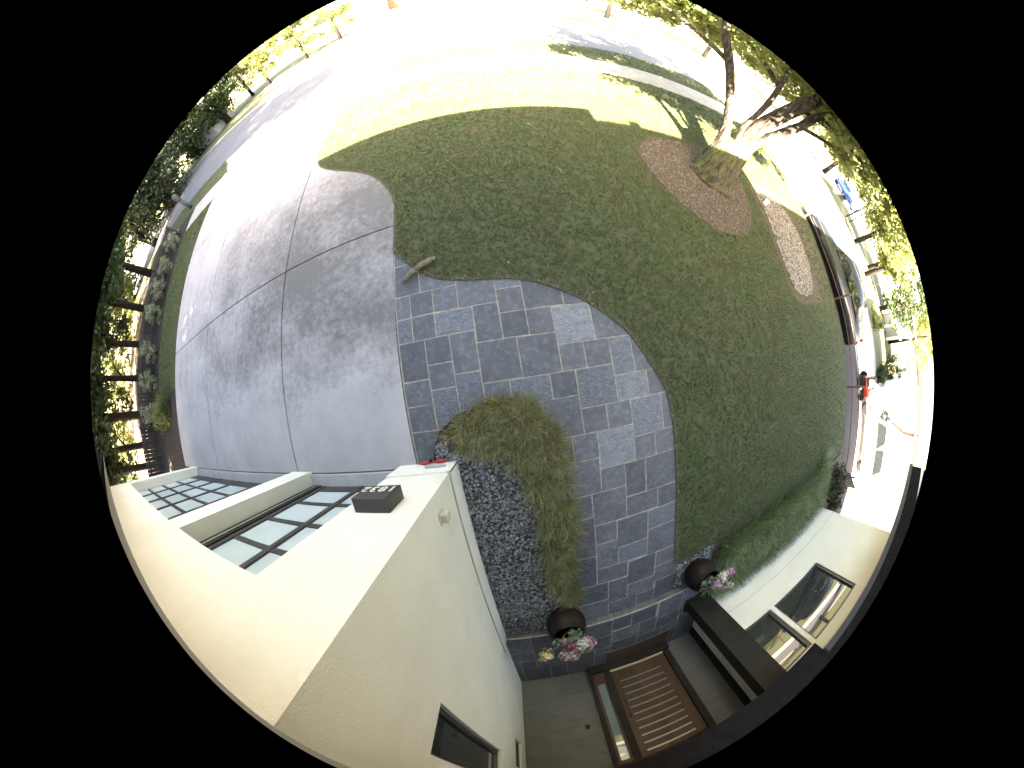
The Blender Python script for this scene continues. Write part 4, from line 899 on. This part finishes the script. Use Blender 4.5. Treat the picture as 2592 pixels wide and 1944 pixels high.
# ============================================================ NEXT DOOR AND ACROSS THE STREET
NZ = -.40
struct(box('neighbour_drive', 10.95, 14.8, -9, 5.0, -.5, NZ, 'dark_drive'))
struct(box('neighbour_apron', 14.8, 22.0, -12, 8.4, -.5, NZ - .004, 'conc_plain'))
def make_car(name, label, cat, loc, rz, L=4.6, W=1.8, H_=1.45, paint='car_dark', van=False, group=None):
    c = empty(name, label, cat, loc, rz, group)
    if van:
        low = [(-L / 2, .35), (-L / 2 + .05, .95), (-L / 2 + .15, 1.0), (L / 2 - .9, 1.02), (L / 2 - .1, .88), (L / 2, .5), (L / 2 - .05, .3), (-L / 2 + .05, .28)]
        cab = [(-L / 2 + .12, 1.0), (-L / 2 + .2, H_ - .06), (-L / 2 + .4, H_), (L / 2 - 2.0, H_), (L / 2 - 1.05, 1.02)]
    else:
        low = [(-L / 2, .42), (-L / 2 + .06, .82), (-L / 2 + .5, .92), (-.9, .95), (.9, .95), (L / 2 - .35, .78), (L / 2, .55), (L / 2 - .05, .28), (-L / 2 + .08, .26)]
        cab = [(-L / 2 + .65, .92), (-.95, H_ - .04), (-.5, H_), (.35, H_ - .02), (1.15, .93)]
    def extr(nm, prof, w0, w1, m, zsplit):
        bm = bmesh.new(); n_ = len(prof)
        wid = lambda z: w0 if z < zsplit else w1
        Lf = [bm.verts.new((x, -wid(z) / 2, z)) for x, z in prof]; Rt = [bm.verts.new((x, wid(z) / 2, z)) for x, z in prof]
        for i in range(n_): bm.faces.new((Lf[i], Lf[(i + 1) % n_], Rt[(i + 1) % n_], Rt[i]))
        bm.faces.new(Lf[::-1]); bm.faces.new(Rt); bmesh.ops.recalc_face_normals(bm, faces=bm.faces)
        bmesh.ops.bevel(bm, geom=list(bm.edges), offset=.045, segments=2, affect='EDGES')
        return bm_obj(nm, bm, m, c, True)
    extr('body', low, W, W * .97, paint, .6)
    zc_ = cab[0][1] + .02
    extr('cabin', cab, W * .93, W * .74 if not van else W * .84, paint, zc_ + .06)
    x0, x1 = (cab[0][0] + .35, cab[-1][0] - .35)
    for s in (-1, 1):
        bm = bmesh.new(); tw, bw = (W * .74 if not van else W * .84) / 2 + .005, W * .93 / 2 + .004
        for (a, b) in (((x0, (x0 + x1) / 2 - .03)), ((x0 + x1) / 2 + .03, x1)):
            v = [bm.verts.new((a, s * bw * .985, zc_ + .06)), bm.verts.new((b, s * bw * .985, zc_ + .06)), bm.verts.new((b - (.25 if b > 0 else 0), s * (tw + .012), H_ - .1)), bm.verts.new((a + (.25 if a < 0 else 0), s * (tw + .012), H_ - .1))]
            bm.faces.new(v if s < 0 else v[::-1])
        r_ = bmesh.ops.extrude_face_region(bm, geom=list(bm.faces)); [setattr(v, 'co', v.co + Vector((0, s * .008, 0))) for v in r_['geom'] if isinstance(v, bmesh.types.BMVert)]
        bm_obj('side_window', bm, 'glass', c)
    for xw in (-L / 2 + .85, L / 2 - .85):
        for s in (-1, 1):
            wl_ = link('wheel', None, c, (xw, s * (W / 2 - .11), .33))
            bm = bmesh.new(); add_lathe(bm, [(.21, -.1), (.31, -.1), (.33, -.06), (.33, .06), (.31, .1), (.21, .1)], 24); bm_obj('tyre', bm, 'tyre', wl_, True, rot=(R(90), 0, 0))
            bm = bmesh.new(); add_lathe(bm, [(.02, -.09), (.21, -.085), (.21, .085), (.02, .09)], 20); bm_obj('rim', bm, 'rim', wl_, rot=(R(90), 0, 0))
    for s in (-1, 1):
        bm = bmesh.new(); add_box(bm, L / 2 - .12, L / 2 + .005, s * .62 - .2, s * .62 + .2, .6, .74, .01); bm_obj('headlight', bm, 'rim', c)
        bm = bmesh.new(); add_box(bm, -L / 2 - .005, -L / 2 + .1, s * .68 - .16, s * .68 + .16, .68, .84, .01); bm_obj('tail_light', bm, 'red', c)
    bm = bmesh.new(); add_box(bm, cab[-1][0] - .28, cab[-1][0] - .24, -W * .38, W * .38, zc_ + .1, H_ - .12, 0, Matrix.Rotation(R(-52 if not van else -30), 3, 'Y')); bm_obj('windscreen', bm, 'glass', c)
    return c
make_car('parked_car', 'long charcoal car parked beyond the rail fence right of the lawn', 'car', (12.35, 1.9, NZ), R(90), 4.9, 1.85, 1.42, 'car_dark')
make_car('parked_car', 'white van on the sunny drive beyond the rail fence with its wheel showing', 'van', (16.45, -5.05, NZ), R(91), 4.5, 1.9, 1.72, 'car_white', van=True)
make_car('parked_car', 'small blue car parked far down the street on the right', 'car', (33.5, 12.4, -.13), R(60), 4.3, 1.75, 1.4, 'car_blue')
# neighbour garage with lap siding
nh = empty('neighbour_garage', 'white lap sided garage with brown roof edge right of the drive', 'building', (0, 0, NZ))
box('wall', 20.05, 26, -7.2, -3.76, 0, 3.3, 'siding', nh)
bm = bmesh.new(); z_ = .12; rotb = Matrix.Rotation(R(7), 3, 'Y')
while z_ < 3.25:
    add_box(bm, 20.005, 20.045, -5.4, -3.78, z_, z_ + .118, 0, rotb); z_ += .125
o = bm_obj('siding_boards', bm, 'siding', nh); o['kind'] = 'stuff'
box('corner_trim', 19.98, 20.1, -5.56, -5.42, 0, 1.55, 'trim', nh)
for a, b in (((20, -5.45, 1.5), (20, -5.95, 2.45)), ((20, -5.95, 2.45), (20, -6.05, 3.6)), ((19.9, -3.7, 3.3), (19.9, -6.0, 3.35))):
    bm = bmesh.new(); add_tube(bm, [a, b], .09, 6); bm_obj('roof_trim', bm, 'trim', nh)
prism('roof', [(19.6, -3.4), (26.4, -3.4), (26.4, -7.6), (19.6, -7.6)], 3.3, 3.42, 'roofing', nh)
box('wall_vent', 19.95, 20.0, -4.75, -4.6, .5, .65, 'greyish', nh)
# cream house further back with two windows and a dormer
ch = empty('cream_house', 'cream house with two white framed windows behind the bushes on the far right', 'house', (0, 0, NZ))
box('wall', 30, 38, -4.6, -3.2, -.2, 2.6, 'cream', ch); box('porch_block', 29.6, 30, -5.75, -4.75, 0, 2.0, 'white', ch)
for y0, y1, z0, z1 in ((-4.02, -3.7, 1.3, 2.15), (-4.6, -4.28, 1.1, 2.0)):
    wdw = link('window', None, ch); box('frame', 29.94, 30.0, y0 - .06, y1 + .06, z0 - .06, z1 + .06, 'white', wdw); box('pane', 29.92, 29.935, y0, y1, z0, z1, 'glass', wdw)
for y0, y1, z0, z1 in ((-5.6, -5.3, .25, .8), (-5.15, -4.95, .3, 1.1), (-5.6, -5.3, .95, 1.4), (-5.15, -4.95, 1.25, 1.5)):
    wdw = link('window', None, ch); box('frame', 29.55, 29.6, y0 - .04, y1 + .04, z0 - .04, z1 + .04, 'white', wdw); box('pane', 29.53, 29.545, y0, y1, z0, z1, 'glass', wdw)
bm = bmesh.new(); v = [bm.verts.new(p) for p in ((29.4, -6.0, 2.0), (29.4, -4.7, 2.0), (29.4, -5.3, 2.55), (31, -6.0, 2.0), (31, -4.7, 2.0), (31, -5.3, 2.55))]
for f in ((0, 1, 2), (3, 5, 4), (0, 2, 5, 3), (1, 4, 5, 2), (0, 3, 4, 1)): bm.faces.new([v[i] for i in f])
bmesh.ops.recalc_face_normals(bm, faces=bm.faces); bm_obj('gable_roof', bm, 'trim', ch)
box('roof', 29.6, 38.4, -4.8, -3.0, 2.6, 2.75, 'roofing', ch)
wh = empty('white_porch_house', 'white pillared porch under dark trees on the far right', 'house', (0, 0, NZ))
box('wall', 33, 38, -1.6, 1.2, 0, 3.4, 'greyish', wh)
for y_ in (-1.4, -.3, .9): box('pillar', 32.3, 32.55, y_ - .12, y_ + .12, .0, 3.0, 'white', wh)
box('beam', 32.2, 32.7, -1.7, 1.3, 1.5, 1.75, 'white', wh); box('beam', 32.2, 32.7, -1.7, 1.3, 2.7, 3.0, 'white', wh); box('roof', 31.9, 38.5, -1.9, 1.6, 3.4, 3.6, 'roofing', wh)
# person-size red play structure near the rail fence end
rt = empty('red_ride_toy', 'red and black lawn tractor standing beyond the rail fence post', 'tractor', (14.9, -2.45, NZ), R(100))
bm = bmesh.new(); add_box(bm, -.55, .35, -.22, .22, .3, .55, .05); bm_obj('hood', bm, 'red', rt)
bm = bmesh.new(); add_box(bm, -.1, .3, -.2, .2, .55, .62, .03); add_box(bm, .25, .33, -.2, .2, .62, 1.0, .03); bm_obj('seat', bm, 'black', rt)
tube('steering_column', [(-.3, 0, .5), (-.15, 0, .85)], .03, 'black', rt, 6)
bm = bmesh.new(); add_lathe(bm, [(.14, -.012), (.165, 0), (.14, .012), (.12, 0)], 14); bm_obj('steering_wheel', bm, 'black', rt, loc=(-.13, 0, .88), rot=(0, R(-30), 0))
for xw, rr in ((-.45, .17), (.25, .26)):
    for s in (-1, 1): bm = bmesh.new(); add_lathe(bm, [(.05, -.06), (rr, -.06), (rr, .06), (.05, .06)], 16); bm_obj('wheel', bm, 'tyre', rt, loc=(xw, s * .3, rr), rot=(R(90), 0, 0))
# bushes and trees to the right
for i, (x, y, h_, r_, mm, lab) in enumerate([(25, -3.0, 2.0, .8, 'leaf_dark', 'tall dark clipped bush in front of the cream house'), (22, 0.3, 1.0, .7, 'leaf', 'low green bush beside the pale drive on the right'), (22, .2 - 3.2, .9, .5, 'leaf_dark', 'dark low bush before the white garage')]):
    s = empty('far_bush', lab, 'bush', (x, y, NZ)); leaf_cloud('foliage', crown_clumps(0, 0, h_ * .5, r_, r_, h_ * .5, 24, .3, 500 + i), 60, .13, mm, s)
RTs = [(31, 1.2, 8, 2.2, 3.6, 'leaf_dark', 'large dark tree above the white pillared porch', 3.2), (30, 4.6, 8, 2.2, 3.8, 'leaf_yel', 'sunny yellow green tree right of the utility pole', 3.0), (27, 6.3, 8, 2.2, 4.2, 'leaf', 'green tree overhanging the far utility pole', 2.8),
       (35, -1.8, 9, 2.6, 5.0, 'leaf_yel', 'pale sunny tree above the cream house', 3.2), (26, 3.6, 7, 1.5, 3.9, 'leaf', 'bright green tree beside the dark far tree', 2.5), (27, 12.5, 8, 2.6, 4.5, 'leaf_yel', 'sunny tree above the small blue car', 3.0),
       (25, 16, 9, 3, 5, 'leaf', 'leafy tree far along the street behind the low branches', 3.2), (20, 24, 9, 3.2, 5.2, 'leaf', 'leafy tree across the street on the upper right', 3.4), (12, 27, 9, 3.2, 5.4, 'leaf', 'leafy tree across the street near the picture top', 3.6)]
for i, (x, y, h_, r_, cz, mm, lab, rz_) in enumerate(RTs):
    tree('street_tree', lab, 'tree', x, y, h_, r_, cz, mm, .18, n=46, per=90, leaf=.22, z0=NZ, seed=600 + i, rz=rz_, group='trees along the far side on the right')
# across the street on the left: sunny trees and a pale drive
for i, (x, y, h_, r_, cz, mm, lab, rz_) in enumerate([(-12.5, 30, 7, 2.0, 3.4, 'leaf_yel', 'sunny green tree by the white garden wall across the street', 2.6), (-16, 28.5, 7, 2.2, 3.4, 'leaf_yel', 'pale sunlit tree across the street on the upper left', 2.6), (-10, 33, 8, 2.4, 3.8, 'leaf', 'green hedge-like tree beside the white gable at the top', 2.8),
                                                     (-19, 30, 8, 2.4, 4.2, 'leaf_yel', 'yellow green tree further left across the street', 3.0)]):
    tree('sunny_tree', lab, 'tree', x, y, h_, r_, cz, mm, .16, n=40, per=90, leaf=.2, z0=-.1, seed=700 + i, rz=rz_, group='sunny trees across the street on the left')
fh = empty('white_far_house', 'white house across the street at the top edge with a brown corner', 'house', (0, 0, 0))
box('wall', -9, 3, 40, 48, -.1, 4.2, 'siding', fh); box('brown_corner', -6.2, -4.9, 39.6, 40, .9, 3.0, 'trim', fh)
bm = bmesh.new(); add_box(bm, -2.7, -.3, 37.9, 38.3, -.05, .28, .02); tag(bm_obj('brick_planter', bm, 'brick'), 'low orange brick planter before the white house at the top edge', 'planter')
s = empty('planter_plants', 'small plants growing along the orange brick planter at the top', 'plants', (-1.5, 38.1, .28)); leaf_cloud('foliage', [(x * .3 - 1.0, 0, .1, .14) for x in range(8)], 24, .08, 'leaf_grey', s)
sp = empty('sign_post', 'thin post with a small cap near the top edge across the street', 'post', (-4.1, 37.8, 0)); tube('post', [(0, 0, -.05), (0, 0, .85)], .035, 'trim', sp, 6); bm = bmesh.new(); add_box(bm, -.1, .1, -.05, .05, .85, .93); bm_obj('cap', bm, 'trim', sp)
mb = empty('utility_pedestal', 'dark grey utility pedestal post standing on the left verge', 'post', (-13.35, 10.6, 0))
tube('post', [(0, 0, 0), (0, 0, .9)], [.10, .10], 'grey_metal', mb, 12); bm = bmesh.new(); add_lathe(bm, [(.11, .9), (.13, .93), (.13, 1.38), (.07, 1.46), (.0, 1.47)], 14); bm_obj('hood', bm, 'grey_metal', mb, True)
up = empty('utility_pole', 'leaning dark double utility pole far down the street on the right', 'pole', (28.7, 8.9, -.2))
tube('pole', [(0, 0, -.3), (.1, 0, 3.2)], .08, 'dark_bark', up, 8); tube('brace', [(.1, -.5, -.3), (.15, -.35, 3.2)], .06, 'dark_bark', up, 8)
wp = empty('thin_post', 'thin dark sign post on the sunny ground beyond the charcoal car', 'post', (19.9, 2.1, NZ)); tube('post', [(0, 0, 0), (0, 0, 1.7)], .035, 'dark_bark', wp, 6); bm = bmesh.new(); add_box(bm, -.02, .02, -.12, .12, 1.55, 1.75); bm_obj('plate', bm, 'trim', wp)
# gabled white wall across the street, upper left
gw = empty('white_gable_house', 'white gabled house wall among trees across the street upper left', 'house', (0, 0, 0))
prism('wall', [(-9.6, 34.5), (-6.0, 35.5), (-6.0, 39), (-9.6, 39)], -.1, 3.0, 'siding', gw)
prism('roof', [(-10, 34.2), (-5.8, 35.2), (-5.8, 39.3), (-10, 39.3)], 3.0, 3.2, 'roofing', gw)
# grey house far left seen below the evergreens
gh = empty('grey_far_house', 'grey house with dark roof below the trees on the far upper left', 'house', (0, 0, 0))
box('wall', -24.5, -20.5, 24.5, 28, -.1, 1.5, 'greyish', gh); box('roof', -24.8, -20.2, 24.2, 28.3, 1.5, 2.2, 'roofing', gh)
print('tris', sum(len(o.data.polygons) for o in sc.objects if o.type == 'MESH'))
